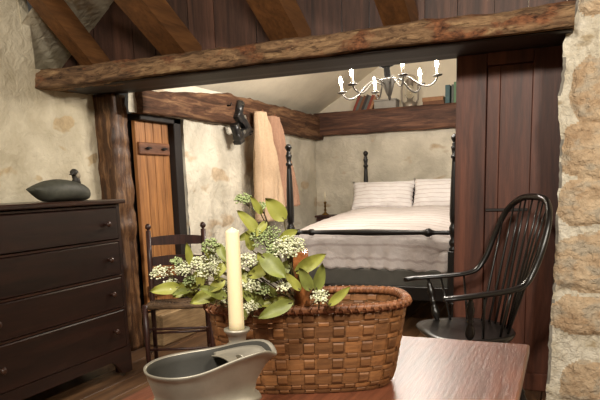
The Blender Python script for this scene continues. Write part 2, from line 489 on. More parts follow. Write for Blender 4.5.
# plank partition above the big beam; its upper left edge follows the sloping plaster
g = G(); x = -3.34; k = 0
random.seed(3)
while x < 1.5:
    wd = random.uniform(0.13, 0.2); x1 = min(x+wd, 1.5)
    def topz(xx): return min(3.2, 2.05+(xx+3.35)*0.76)
    z0, za, zb = 1.955, topz(x), topz(x1)
    y0 = 3.55+0.004*(k % 3)
    a = [Vector((x, y0, z0)), Vector((x1-0.004, y0, z0)), Vector((x1-0.004, y0, zb)), Vector((x, y0, za))]
    g.rings([a, [p+Vector((0, 0.03, 0)) for p in a]], True, True, False)
    x = x1; k += 1
struct('wall_partition', g, M['planks'])
g = G(); x = 0.0
while x < 1.5:
    g.lohi((x, 3.66, 0), (x+0.248, 3.7, 1.93)); x += 0.25
struct('wall_partition_side', g, M['planks'])

# stone wall end on the right, built of field stones set in mortar
ST = [ # (x0,y0,x1,y1) outlines on the wall face in image units, turned to wall metres below
 (582, -20, 640, 10), (571, 60, 634, 122), (562, 122, 630, 177), (558, 177, 616, 228), (592, 183, 660, 230), (553, 233, 630, 294),
 (550, 293, 640, 338), (560, 358, 636, 410), (612, 8, 660, 58), (556, 414, 622, 450)]
SM = []
YS = 3.3
for (a, b_, c, d) in ST:
    p = aty(a, b_, YS); q = aty(c, d, YS)
    SM.append(((p.x+q.x)/2, (p.z+q.z)/2, abs(q.x-p.x)/2, abs(p.z-q.z)/2))
random.seed(11)
for i in range(60):           # the rest of the wall, out to the room's corner
    cx = random.uniform(0.42, 1.45); cz = random.uniform(0.0, 2.4)
    rx, rz = random.uniform(0.09, 0.17), random.uniform(0.05, 0.1)
    if all(abs(cx-s[0]) > rx+s[2]-0.01 or abs(cz-s[1]) > rz+s[3]-0.01 for s in SM): SM.append((cx, cz, rx, rz))
def stone_h(x, z):
    best = 0
    wx = x+0.022*fbm(x, 3.1, z, 8); wz = z+0.022*fbm(x, 7.7, z, 8)
    for (cx, cz, rx, rz) in SM:
        d = (abs((wx-cx)/rx)**3+abs((wz-cz)/rz)**3)**(1/3)
        if d < 1: best = max(best, min(1, (1-d)*4))
    return best
g = G()
NX, NZ = 190, 330; ZT = 3.2
def left_edge(z): return -0.045+0.012*fbm(1.3, 0, z, 5)+0.006*nz(9, 0, z, 30)+max(0, z-1.78)*0.25
grid = []
for j in range(NZ+1):
    z = ZT*j/NZ if j < NZ else ZT
    row = []
    x0 = left_edge(z)
    for i in range(NX+1):
        t = i/NX
        x = x0+(1.5-x0)*t**1.7
        h = stone_h(x, z)
        y = YS - 0.022*h - 0.014*fbm(x, 0.5, z, 9)-0.005*fbm(x, 2.5, z, 30)
        if i == 0: y += 0.03
        row.append((g.bm.verts.new((x, y, z)), h))
    grid.append(row)
for j in range(NZ):
    for i in range(NX):
        q = (grid[j][i], grid[j][i+1], grid[j+1][i+1], grid[j+1][i])
        f = g.bm.faces.new([k[0] for k in q]); f.smooth = True
        hh = sum(k[1] for k in q)/4
        f.material_index = 1 if hh > 0.12 else (2 if i < 12 and fbm(0.2, 0, j*0.02, 3) > -0.25 else 0)
# return face towards the plank panel
for j in range(NZ):
    a, b_ = grid[j][0][0], grid[j+1][0][0]
    c = g.bm.verts.new((a.co.x, 3.66, a.co.z)); d = g.bm.verts.new((b_.co.x, 3.66, b_.co.z))
    f = g.bm.faces.new((a, b_, d, c)); f.material_index = 2
struct('wall_stone', g, [M['mortar'], M['stone'], M['greycement']])

# bedroom shell
g = G()
rough_wall(g, (-2.85, 3.66, 0), (0, 1, 0), (0, 0, 1), 3.54, 2.02, 0.024, 0.05, (1, 0, 0), holes=[(0.0, 0.66, 0, 1.74)])
# the reveal on the far side of the doorway
rough_wall(g, (-2.85, 4.32, 0), (-1, 0, 0), (0, 0, 1), 0.14, 1.74, 0.006, 0.04, (0, -1, 0))
struct('wall_bedroom_left', g, M['wall2'])
g = G()
rough_wall(g, (-2.9, 7.2, 0), (1, 0, 0), (0, 0, 1), 3.9, 2.04, 0.024, 0.05, (0, -1, 0))
struct('wall_back', g, M['wall2'])
g = G()
rough_wall(g, (-3.2, 7.52, 1.9), (1, 0, 0), (0, 0, 1), 4.2, 1.4, 0.008, 0.08, (0, -1, 0))
struct('wall_gable', g, M['ceil'])
g = G()
sl2 = Vector((0.80, 0, 0.50)).normalized()
rough_wall(g, (-3.1, 3.7, 1.97), (0, 1, 0), tuple(sl2), 3.9, 2.4, 0.01, 0.08, (0.5, 0, -0.85))
struct('ceiling_slope', g, M['ceil'])
g = G(); g.lohi((0.95, 3.7, 0), (1.0, 7.6, 3.2)); struct('wall_bedroom_right', g, M['wall2'])
# upper back face of the partition closes the bedroom above the beam
# doorway: planked door in a dark jamb
dr = thing('door_1', None, None, (0, 0, 0)); dr['kind'] = 'structure'
g = G()
ys = [3.80, 3.92, 4.02, 4.13, 4.22]
for a, b_ in zip(ys[:-1], ys[1:]):
    g.lohi((-2.96, a+0.003, 0.27), (-2.925, b_-0.003, 1.70), 0.004)
obj('door_planks', g, M['door'], dr)
for z in (1.5, 0.42):
    g = G(); g.lohi((-2.925, 3.81, z-0.045), (-2.90, 4.19, z+0.045), 0.006)
    bt = obj('batten', g, M['batten'], dr)
    g = G()
    for yy in (3.90, 4.10):
        g.turned((-2.9, yy, z), (-2.88, yy, z), [(0, 0.012), (1, 0.01)], 8)
        g.tube([(-2.89, yy-0.03, z-0.004), (-2.885, yy, z+0.006), (-2.885, yy+0.03, z+0.002)], 0.006, 6)
    obj('clenched_nail', g, M['iron'], bt)
g = G()
g.lohi((-3.02, 4.22, 0), (-2.87, 4.32, 1.74), 0.005)
g.lohi((-3.02, 3.80, 1.70), (-2.87, 4.32, 1.75), 0.005)
g.lohi((-3.04, 3.80, 0), (-3.02, 4.32, 1.75))
obj('door_jamb', g, M['jamb'], dr)
g = G(); g.lohi((-3.02, 3.80, 0), (-2.80, 4.95, 0.245), 0.008); struct('trim_1', g, M['step'])

# tall plank door / panel at the right of the opening
pd = thing('door_2', None, None, (0, 0, 0)); pd['kind'] = 'structure'
g = G()
for a, b_, y in ((-0.585, -0.418, 3.62), (-0.185, -0.025, 3.62)):
    g.lohi((a, y, 0.0), (b_-0.003, y+0.035, 1.87), 0.003)
obj('stile', g, M['panel'], pd)
g = G()
xs = [-0.418, -0.35, -0.185]
for a, b_ in zip(xs[:-1], xs[1:]): g.lohi((a+0.001, 3.628, 0.02), (b_-0.001, 3.65, 1.80), 0.002)
g.lohi((-0.56, 3.651, 0.02), (-0.03, 3.668, 1.868))  # unseen backing board, added to stop bedroom light leaking through the gaps
obj('middle_planks', g, M['panel'], pd)
g = G(); g.lohi((-0.418, 3.615, 1.805), (-0.185, 3.65, 1.87), 0.001); obj('top_rail', g, M['panel'], pd)
g = G(); g.lohi((-0.415, 3.618, 1.02), (-0.19, 3.628, 1.035), 0.002); obj('ledge_strip', g, M['header'], pd)
g = G(); g.lohi((-0.58, 3.605, 0.0), (-0.03, 3.62, 0.10), 0.004); struct('baseboard_right', g, M['panel'])

# ================================================================== TIMBERS
g = G()
def beam_section(x):
    out = []
    prof = [(3.52, 1.885), (3.36, 1.872), (3.25, 1.870), (3.192, 1.874), (3.185, 1.925), (3.20, 1.968), (3.26, 1.992), (3.36, 2.0), (3.45, 2.0), (3.52, 1.995)]
    # finer
    sh = -0.11*max(0.0, (-x-2.3)/0.8)
    pts = []
    for (a, b_) in zip(prof, prof[1:]+prof[:1]):
        for q in range(3): pts.append((a[0]+(b_[0]-a[0])*q/3, a[1]+(b_[1]-a[1])*q/3))
    for (y, z) in pts:
        d = 0.018*fbm(x*0.5, y, z, 6)+0.012*fbm(x, y*1.5, z*1.5, 16)-0.012*max(0, fbm(x+5, y*2, z*2, 4))
        dy, dz = y-3.38, z-1.93; L = hypot(dy, dz)
        e = 0.012*nz(x, 0, 0, 1.5)-0.022*max(0.0, (-x-2.0)/1.1)
        out.append(Vector((x, y+sh+dy/L*d, max(z+dz/L*d+e, 1.869-0.02*max(0.0, (-x-2.2)/0.9)))))
    return out
g.rings([beam_section(-3.17+3.175*i/110) for i in range(111)])
tag(obj('ceiling_beam', g, M['bark']), 'massive rough hewn log beam running across the top above the opening', 'beam')
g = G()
rough_box(g, (-3.1, 3.235, 1.860), (0.0, 3.525, 1.8685), 0.1, 0.0015, 4, 0.004)  # thin dark sheet standing in for shade on the log's underside
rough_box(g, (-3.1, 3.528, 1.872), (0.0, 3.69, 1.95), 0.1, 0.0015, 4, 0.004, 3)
tag(obj('header_and_shade_board', g, M['header']), 'dark header board under the log beam with painted underside shade strip', 'board')
g = G()
rough_box(g, (-3.14, 3.60, 0.0), (-2.945, 3.77, 1.868), 0.03, 0.016, 9, 0.02, 1)
tag(obj('timber_post', g, M['post']), 'hewn brown post with shiny knotted edge between dresser and plank door', 'post')

def rafter(i, x0, x1, ys, z, th, name='rafter'):
    L = 1.75 if z else 1
    c, s = cos(radians(th)), sin(radians(th))
    L = min(2.0, (3.19-z)/s)+0.1
    wv = x1-x0; hh = 0.15
    # local frame: along d, width X, depth up-normal n
    d = Vector((0, -c, s)); n = Vector((0, s, c))
    base = Vector(((x0+x1)/2, ys, z)) - d*0.10
    g = G(); rings = []
    for k in range(13):
        p = base + d*(L*k/12)
        if k == 0: pass
        e = 0.004*nz(i, k*0.3, 0, 1)
        sec = [(-wv/2, 0), (wv/2, 0), (wv/2, hh), (-wv/2, hh)]
        r = []
        for a, b_ in sec:
            q = p + Vector((a+e, 0, 0)) + n*b_
            if k == 0: q = q - d*(b_*s/c) if False else q
            r.append(q)
        rings.append(r)
    g.rings(rings, True, True, False)
    bmesh.ops.bevel(g.bm, geom=[e for e in g.bm.edges if len(e.link_faces) == 2 and e.calc_face_angle(0) > 1.0], offset=0.005, segments=1, affect='EDGES')
    return obj(name, g, M['rafter'])
RL = ['orange brown sloping rafter at far left, ending on beam beside plaster wall', 'wide sloping rafter, second from left, above the plank door',
      'dark brown sloping rafter, third from left, above the hanging clothes', 'short sloping rafter end above the chandelier, rightmost of four']
for i, (a, b_, ys_, z, th) in enumerate([(-3.0, -2.90, 3.42, 1.985, 37), (-2.34, -2.17, 3.42, 1.985, 27), (-1.60, -1.42, 3.42, 1.995, 28), (-0.93, -0.78, 3.42, 1.995, 27)]):
    tag(rafter(i, a, b_, ys_, z, th), RL[i], 'rafter', 'rafters resting on the log beam')
g = G()
R = []
for i in range(61):
    y = 3.74+3.48*i/60
    zb = 1.735+0.02*sin((y-3.6)*1.0)+0.006*fbm(0, y, 0, 5)
    zt = 1.885+0.115*min(1, (y-3.7)/1.2)+0.012*fbm(3, y, 0, 5)
    xf = -2.745-0.060*max(0.0, 1-(y-3.64)/1.3)+0.01*fbm(0, y, 7, 6)
    sec = []
    cs = [(-2.9, zb), (xf, zb), (xf, zt), (-2.9, zt)]
    for (a, b_) in zip(cs, cs[1:]+cs[:1]):
        for q in range(5):
            t = 0.06+0.88*q/4
            px, pz = a[0]+(b_[0]-a[0])*t, a[1]+(b_[1]-a[1])*t
            dd = 0.008*fbm(px, y, pz, 18)
            sec.append(Vector((px+dd, y, pz+dd)))
    R.append(sec)
g.rings(R)
tag(obj('wall_beam', g, M['beam_y']), 'long brown wall beam over plank door, carrying the clothes pegs', 'beam')
g = G(); rough_box(g, (-2.80, 7.10, 1.77), (0.95, 7.24, 2.03), 0.05, 0.008, 8, 0.012, 5)
g.lohi((-2.85, 7.15, 2.015), (0.95, 7.53, 2.04), 0.004)
tag(obj('wall_beam', g, M['beam_back']), 'reddish brown beam across the back wall forming the book shelf', 'beam')

# ================================================================== DRESSER
ds = thing('chest_of_drawers', 'dark stained wooden chest of four drawers against the left plaster wall', 'dresser', (-2.81, 2.56, 0))
def dlo(a, b_): return (a[0]+2.81, a[1]-2.56, a[2]), (b_[0]+2.81, b_[1]-2.56, b_[2])
X0, X1, Y0, Y1 = -3.06, -2.58, 1.97, 3.14
g = G(); 
for a, b_ in (((X0, Y1-0.03, 0.12), (X1, Y1, 1.115)), ((X0, Y0, 0.12), (X1, Y0+0.03, 1.115)), ((X0, Y0, 0.12), (X0+0.02, Y1, 1.115))):
    g.lohi(*dlo(a, b_), bev=0.003)
obj('case', g, M['dresser'], ds)
g = G()
for z in (0.19, 0.452, 0.662, 0.885, 1.10):
    g.lohi(*dlo((X0+0.02, Y0+0.02, z-0.004), (X1+0.001, Y1-0.02, z+0.008)), bev=0.001)
obj('drawer_divider', g, M['dresser_edge'], ds)
g = G(); g.lohi(*dlo((X0-0.01, Y0-0.03, 1.115), (X1+0.03, Y1+0.03, 1.142)), bev=0.006); obj('top_board', g, M['dresser_edge'], ds)
for (za, zb) in ((0.898, 1.092), (0.674, 0.877), (0.464, 0.654), (0.202, 0.444)):
    g = G(); g.lohi(*dlo((X1-0.03, Y0+0.04, za), (X1+0.008, Y1-0.04, zb)), bev=0.005)
    g.lohi(*dlo((X0+0.03, Y0+0.05, za+0.005), (X1-0.03, Y1-0.05, za+0.02)))
    d = obj('drawer', g, M['dresser'], ds)
    for yy in (Y0+0.16, Y1-0.15):
        g = G(); g.turned((X1+0.008+2.81, yy-2.56, (za+zb)/2), (X1+0.045+2.81, yy-2.56, (za+zb)/2), [(0, 0.011), (0.3, 0.009), (0.5, 0.014), (0.75, 0.019), (0.95, 0.014), (1, 0.005)], 14)
        kn = obj('knob', g, M['knob'], d)
# scalloped apron with bracket feet
g = G()
def apz(y):
    e = min(y-Y0, Y1-y)
    if e < 0.09: return 0.03
    if e < 0.2: return 0.03+0.10*sin((e-0.09)/0.11*pi/2)
    return 0.13
n = 60; top = []; bot = []
for i in range(n+1):
    y = Y0+(Y1-Y0)*i/n
    top.append((y, 0.2)); bot.append((y, apz(y)))
for i in range(n):
    (ya, _), (yb, _) = bot[i], bot[i+1]; z0, z1 = bot[i][1], bot[i+1][1]
    a = [Vector((X1+0.004+2.81, ya-2.56, z0)), Vector((X1+0.004+2.81, yb-2.56, z1)), Vector((X1+0.004+2.81, yb-2.56, 0.2)), Vector((X1+0.004+2.81, ya-2.56, 0.2))]
    g.rings([a, [p+Vector((-0.025, 0, 0)) for p in a]], True, True, False)
obj('apron', g, M['dresser'], ds)
for yy in (Y0+0.045, Y1-0.045):
    for xx in (X0+0.05, X1-0.045):
        g = G(); g.box((xx+2.81, yy-2.56, 0.08), (0.06, 0.06, 0.11), 0.004)
        ft = obj('foot', g, M['dresser'], ds)
        g = G(); g.turned((xx+2.81, yy-2.565, 0.018), (xx+2.81, yy-2.545, 0.018), [(0, 0.018), (1, 0.018)], 14)
        g.box((xx+2.81, yy-2.555, 0.03), (0.012, 0.03, 0.02))
        obj('caster', g, M['steel'], ft)

# duck decoy
dk = thing('duck_decoy', 'carved dark grey wooden duck decoy on top of the dresser', 'duck decoy', (-2.76, 2.85, 1.142))
g = G()
R = []
for i in range(25):
    t = i/24; y = -0.23+0.46*t
    # tail at t=0, breast at t=1
    topz = 0.075+0.055*sin(pi*min(1, t*1.05)**0.8) if t > 0.0 else 0.075
    topz = 0.082+0.048*sin(pi*t**0.85)-0.02*max(0, t-0.85)/0.15
    botz = 0.068*(max(0, 1-t/0.22))**1.3+0.02*max(0, (t-0.88)/0.12)**2
    wd = 0.012+0.075*sin(pi*min(1, (t*0.93+0.05)))**0.6
    if t > 0.93: wd *= 1-(t-0.93)*6; 
    if t > 0.93: topz -= (t-0.93)*0.4; botz += (t-0.93)*0.35
    cz, hz = (topz+botz)/2, max(0.006, (topz-botz)/2)
    R.append([Vector((wd*cos(2*pi*k/20), y, cz+hz*(abs(sin(2*pi*k/20))**0.85)*(1 if sin(2*pi*k/20) > 0 else -1))) for k in range(20)])
g.rings(R); obj('body', g, M['duck'], dk)
g = G()
g.tube([(0, 0.125, 0.10), (0, 0.13, 0.13), (0.0, 0.122, 0.152)], [0.032, 0.022, 0.02], 12)
g.ball((0.0, 0.118, 0.168), (0.022, 0.030, 0.024), 12)
hd = obj('head', g, M['duck_dark'], dk)
g = G(); g.tube([(0.005, 0.10, 0.166), (0.02, 0.07, 0.158), (0.03, 0.05, 0.156)], [0.012, 0.010, 0.006], 10, flat=0.5); obj('bill', g, M['duck_dark'], hd)
g = G(); g.ball((0.016, 0.132, 0.15), (0.011, 0.018, 0.02), 10); obj('cheek_patch', g, M['duck_light'], hd)

# ================================================================== LADDER BACK CHAIR
lc = thing('ladder_back_chair', 'dark brown ladder back chair with rush seat beside the plank door', 'chair', (0, 0, 0))
BL, BR = Vector((-2.62, 3.46, 0)), Vector((-2.29, 3.64, 0))
FL, FR = Vector((-2.525, 3.25, 0)), Vector((-2.13, 3.43, 0))
lean = (BL+BR-FL-FR).normalized()
fin = [(0, .011), (.02, .016), (.9, .018), (.94, .018), (.95, .011), (.957, .011), (.965, .018), (.978, .021), (.988, .017), (1, .004)]
def upz(p, z, l=0.0): return p+Vector((0, 0, z))+lean*l
for p in (BL, BR):
    g = G(); g.tube([upz(p, 0), upz(p, 0.42), upz(p, 0.7, 0.02), upz(p, 0.915, 0.05)], [0.014, 0.018, 0.018, 0.017], 12)
    g.lathe([(0.016, 0), (0.009, 0.006), (0.009, 0.012), (0.018, 0.02), (0.021, 0.03), (0.016, 0.045), (0.004, 0.054)], upz(p, 0.91, 0.05), 12)
    obj('back_post', g, M['chair_brown'], lc)
for p in (FL, FR):
    g = G(); g.tube([upz(p, 0), upz(p, 0.2), upz(p, 0.44)], [0.014, 0.018, 0.019], 12)
    g.ball(upz(p, 0.44), (0.018, 0.018, 0.008), 12)
    obj('leg', g, M['chair_brown'], lc)
for z, hh in ((0.84, 0.055), (0.70, 0.06), (0.56, 0.055)):
    l = 0.05*(z-0.42)/0.5
    def slat(u, v, z=z, hh=hh, l=l):
        p = BL.lerp(BR, u); q = p+lean*(l+0.018*sin(pi*u))
        return q+Vector((0, 0, z+hh*(v-0.5)*(1 if v < 0.5 else 1)+(0.012*sin(pi*u) if v > 0.5 else 0)))
    g = G()
    F = [[slat(u/10, v) for u in range(11)] for v in (0, 1)]
    for s_ in range(10):
        a = [F[0][s_], F[0][s_+1], F[1][s_+1], F[1][s_]]
        g.rings([a, [p+lean*0.01 for p in a]], True, True, False)
    obj('slat', g, M['chair_brown'], lc)
def rung(a, b_, z, r=0.009):
    g = G(); p, q = upz(a, z), upz(b_, z); d = (q-p).normalized()
    g.tube([p-d*0.012, p.lerp(q, 0.5), q+d*0.012], [r*0.9, r*1.1, r*0.9], 10); obj('rung', g, M['chair_brown'], lc)
for z in (0.14, 0.28): rung(FL, FR, z)
for z in (0.10, 0.24): rung(FL, BL, z); rung(FR, BR, z)
rung(BL, BR, 0.20)
g = G()
corners = [FL, FR, BR, BL]
cen = (FL+FR+BL+BR)/4
nR = 9
for k in range(4):                     # rush seat: four triangles of twisted cord
    a, b_ = corners[k], corners[(k+1) % 4]
    for i in range(nR):
        t = i/nR
        p, q = a.lerp(cen, t), b_.lerp(cen, t)
        zz = 0.425-0.008*t
        if (q-p).length > 0.02: g.tube([p+Vector((0, 0, zz)), q+Vector((0, 0, zz))], 0.0135, 6)
obj('seat', g, M['rush'], lc)

# ================================================================== BED
BY, BHY = 4.8, 6.98; BX0, BX1 = -2.145, -0.78
bd = thing('four_poster_bed', 'black painted four poster bed with turned low posts in back room', 'bed', (0, 0, 0))
def bedpost(x, y, top):
    g = G()
    g.box((x, y, 0.46), (0.075, 0.075, 0.40), 0.006)
    P = [(0.0, 0.022), (0.03, 0.03), (0.12, 0.034), (0.2, 0.02), (0.24, 0.032), (0.26, 0.037)]
    g.lathe([(b_, a) for a, b_ in P], (x, y, 0), 16)
    h0 = 0.66; L = top-h0
    Q = [(0.036, 0), (0.036, .02), (0.024, .035), (0.034, .06), (0.036, .08), (0.022, .11), (0.033, .15), (0.036, .2), (0.030, .22), (0.022, .24),
         (0.030, .26), (0.033, .32), (0.028, .55), (0.020, .76), (0.018, .79), (0.028, .80), (0.028, .815), (0.017, .83), (0.024, .87), (0.028, .89), (0.017, .905), (0.022, .915),
         (0.014, .925), (0.018, .94), (0.029, .96), (0.029, .975), (0.018, .992), (0.004, 1.0)]
    g.lathe([(r, h0+t*L) for r, t in Q], (x, y, 0), 16)
    return obj('bed_post', g, M['bed_black'], bd)
for (x, y, t) in ((BX0, BY, 1.535), (BX1, BY, 1.54), (BX0, BHY, 1.56), (BX1, BHY, 1.56)): bedpost(x, y, t)
g = G()
g.turned((BX0, BY, 0.80), (BX1, BY, 0.80), [(0, .014), (.03, .018), (.035, .026), (.055, .026), (.06, .016), (.12, .02), (.13, .028), (.15, .028), (.16, .018), (.3, .022), (.5, .027), (.7, .022), (.82, .018), (.835, .022), (.85, .034), (.865, .034), (.88, .022), (.9, .016), (.97, .018), (1, .016)], 14)
obj('foot_rail', g, M['bed_black'], bd)
g = G()
for a, b_ in (((BX0, BY-0.02, 0.26), (BX1, BY+0.02, 0.37)), ((BX0-0.02, BY, 0.26), (BX0+0.02, BHY, 0.37)), ((BX1-0.02, BY, 0.26), (BX1+0.02, BHY, 0.37))):
    g.lohi(a, b_, 0.005)
obj('side_rail', g, M['bed_black'], bd)
g = G(); g.lohi((BX0, BHY-0.015, 0.3), (BX1, BHY+0.015, 1.18), 0.01); obj('headboard', g, M['bed_black'], bd)
tg = G(); tg.lohi((BX0+0.03, BY+0.045, 0.3), (BX1-0.03, BHY-0.03, 0.50), 0.015)
tag(obj('box_spring', tg, M['bed_box']), 'grey box spring showing below the hanging quilt on the bed', 'box spring')
g = G(); g.lohi((BX0+0.03, BY+0.1, 0.505), (BX1-0.03, BHY-0.03, 0.76), 0.06)
tag(obj('mattress', g, M['pillow']), 'mattress hidden under the striped quilt of the bed', 'mattress')
# quilt
qx0, qx1, qy0, qy1 = BX0-0.02, BX1-0.06, BY+0.13, BHY-0.12
def quilt(u, v):
    px = qx0-0.30+(qx1-qx0+0.60)*u; py = qy0-0.36+(qy1-qy0+0.36)*v
    cx = min(max(px, qx0), qx1); cy = min(max(py, qy0), qy1)
    ov = hypot(px-cx, py-cy)
    rr = 0.07
    if ov > 0:
        dx, dy = (px-cx)/ov, (py-cy)/ov
        if ov < rr*pi/2: ox, oz = rr*sin(ov/rr), rr*(1-cos(ov/rr))
        else: ox, oz = rr, rr+(ov-rr*pi/2)
    else: dx = dy = ox = oz = 0
    t = (cy-qy0)/(qy1-qy0)
    top = 0.815+0.11*min(1, t*1.6)**0.8 + 0.012*sin(px*9+py*3)*t
    top -= 0.05*max(0, abs((cx-(qx0+qx1)/2)/(qx1-qx0)*2))**4
    z = top-oz*(1 if dy == 0 else 1)
    wv = 0.012*sin(px*34+1.3*sin(px*9))*min(1, oz/0.25) if oz > 0 else 0
    P = Vector((cx+dx*(ox+wv), cy+dy*(ox+wv)-0.0, z))
    P += Vector((0, 0, 1))*0.008*fbm(px, py, 0, 4)
    if px > qx1-0.12 and oz > 0.15: P.z += (px-qx1+0.12)*0.35
    if oz > 0.2: P.z += 0.006*sin(px*60)
    P.x = min(max(P.x, BX0-0.16), BX1+0.03)
    return P
g = G(); g.sheet(quilt, 110, 110, uv=lambda u, v: (u, v))
q = obj('quilt', g, M['quilt'])
md = q.modifiers.new('thick', 'SOLIDIFY'); md.thickness = 0.012; md.offset = 1
tag(q, 'white and rose striped quilt draped over bed and hanging at its foot', 'quilt')
def pillow(name, c, sx, sz, th, rx, rz, label):
    g = G()
    def side(sg):
        def fn(u, v):
            a, b_ = 2*u-1, 2*v-1
            k = (1-abs(a)**3.2)*(1-abs(b_)**3.2)
            pin = 1-0.10*(1-abs(a)**2)*abs(b_)**3
            pin2 = 1-0.06*(1-abs(b_)**2)*abs(a)**3
            x = sx*a*pin2; y = sz*b_*pin
            h = th*(max(k, 0)**0.5)*1.1+0.022*fbm(a*1.5+sg, b_*1.5, c[0], 2.4)*(k+0.2)+0.006*sin(a*14+3*b_)*abs(b_)**2*k
            return Vector((x+0.006*sin(b_*25)*(abs(a) > 0.95), sg*h, y+0.006*sin(a*30)*(abs(b_) > 0.95)))
        return fn
    A = g.sheet(side(1), 28, 20, uv=lambda u, v: (u, v))
    B = g.sheet(side(-1), 28, 20, uv=lambda u, v: (u, v))
    bmesh.ops.remove_doubles(g.bm, verts=g.bm.verts[:], dist=0.004)
    o = obj(name, g, M['pillow'], loc=c)
    o.rotation_euler = (rx, 0, rz)
    return tag(o, label, 'pillow', 'pillows at the head of the bed')
pillow('pillow', (-1.84, 6.60, 1.045), 0.35, 0.178, 0.085, radians(-24), radians(3), 'white striped pillow at left, leaning against the head of the bed')
pillow('pillow', (-1.17, 6.62, 1.05), 0.35, 0.187, 0.09, radians(-20), radians(-3), 'white striped pillow at right, partly behind the bed post')

# nightstand and small candlestick beyond the bed
ns = thing('nightstand', 'small brown bedside table in the corner, mostly hidden behind the bed', 'nightstand', (-2.56, 6.8, 0))
g = G(); g.box((-0.02, 0, 0.825), (0.20, 0.24, 0.025), 0.005); obj('tabletop', g, M['chair_brown'], ns)
g = G(); g.box((-0.02, 0, 0.77), (0.17, 0.20, 0.09), 0.003); obj('apron', g, M['chair_brown'], ns)
for a in (-1, 1):
    for b_ in (-1, 1):
        g = G(); g.turned((a*0.07-0.02, b_*0.09, 0), (a*0.07-0.02, b_*0.09, 0.80), [(0, .012), (.6, .018), (1, .02)], 10); obj('leg', g, M['chair_brown'], ns)
cs = thing('candlestick', 'tiny dark brass candlestick with short white candle in bedroom corner', 'candlestick', (-2.59, 6.8, 0.838))
g = G(); g.lathe([(.045, 0), (.045, .006), (.02, .02), (.010, .04), (.018, .055), (.008, .08), (.016, .10), (.009, .12), (.018, .14), (.018, .15), (.012, .155)], seg=14); obj('stick', g, M['brass'], cs)
g = G(); g.lathe([(.011, .15), (.010, .255), (.006, .262), (.002, .268)], seg=10); obj('candle', g, M['white_wax'], cs)

# ================================================================== CLOTHES ON PEGS
def coat(name, yc, x, ztop, zbot, wt, wb, m, seedv, skew, label, hemskew=0.0):
    root = thing(name, label, 'coat', (x, yc, 0), 0, 'clothes hanging from the beam')
    g = G(); R = []
    n = 36
    for i in range(n+1):
        t = i/n; z0 = ztop+(zbot-ztop)*t
        wd = wt+(wb-wt)*(t**0.8)
        th = 0.045+0.035*min(1, t*1.5)
        r = []
        K = 80
        for k in range(K):
            a = 2*pi*k/K
            am = min(1, .35+t*1.5)
            f = 1-0.38*am*abs(sin(a*3.5+seedv+0.5*t))**1.5-0.20*am*abs(sin(a*6+seedv*2-0.8*t))
            yy = wd/2*cos(a)*(0.8+0.3*f)+skew*t
            z = z0+0.01*nz(yy, z0, seedv, 9)
            xx = th*sin(a)*1.15+0.008*fbm(yy, z0, seedv, 7)+(0.065*am*(abs(sin(yy*2*pi/0.20+seedv+1.2*t))**0.5-0.7)+0.016*am*sin(yy*2*pi/0.06+seedv) if sin(a) > 0 else 0)
            r.append(Vector((max(xx, -0.075), yy, z)))
        R.append(r)
    # rounded top
    c = Vector((0, 0, ztop+0.012))
    R.insert(0, [c+(p-c)*0.8 for p in R[0]]); R.insert(0, [c+(p-c)*0.3 for p in R[1]])
    g.rings(R); obj('cloth', g, m, root)
    g = G(); g.tube([(-0.11, 0, ztop-0.03), (0.0, 0, ztop-0.01), (0.03, 0, ztop+0.02)], [0.01, 0.009, 0.008], 8)
    obj('peg', g, M['batten'], root)
    return root
coat('coat', 5.34, -2.665, 1.875, 0.86, 0.17, 0.52, M['coat1'], 1.0, 0.14, 'tan wool coat hanging from peg, the nearer and longer of two')
coat('coat', 5.66, -2.69, 1.865, 0.98, 0.15, 0.50, M['coat2'], 4.2, 0.26, 'rose brown wool coat hanging behind the tan one', 0.0)

# pair of old black shoes hung on the beam
def shoe(c, ang, label):
    root = thing('leather_shoe', label, 'shoe', c, 0, 'black shoes hanging on the wall beam')
    root.rotation_euler = (ang, 0, 0); root.scale = (1.4, 1.4, 1.4)
    g = G(); R = []
    for i in range(13):
        t = i/12; y = -0.03+0.21*t
        hh = 0.045*(1-t)**0.7+0.018; wd = 0.024+0.010*sin(pi*t)
        if t > 0.9: wd *= 0.75; hh *= 0.75
        R.append([Vector((wd*cos(2*pi*k/12), y, hh/2*1.2*sin(2*pi*k/12))) for k in range(12)])
    g.rings(R)
    g.tube([(0, 0.0, 0.0), (0, -0.01, 0.05), (0, -0.012, 0.085)], [0.030, 0.028, 0.030], 12)
    u = obj('upper', g, M['leather'], root)
    g = G(); g.lohi((-0.028, -0.035, -0.045), (0.028, 0.03, -0.02), 0.005); g.lohi((-0.022, -0.03, -0.030), (0.022, 0.18, -0.020), 0.004)
    obj('sole', g, M['leather'], root)
    g = G(); g.box((0.026, 0.045, 0.008), (0.012, 0.028, 0.03), 0.004); obj('buckle', g, M['steel'], root)
    return root
shoe((-2.73, 5.03, 1.83), radians(-32), 'upper worn black leather shoe hanging from the beam beside the tan coat')
shoe((-2.73, 5.01, 1.64), radians(22), 'lower worn black leather shoe dangling under the beam, toe raised')
g = G(); g.tube([(-2.78, 4.88, 1.90), (-2.72, 4.88, 1.895), (-2.71, 4.88, 1.92)], [0.008, 0.007, 0.006], 8)
tag(obj('iron_hook', g, M['iron']), 'small bare iron hook on the beam left of the black shoes', 'hook')

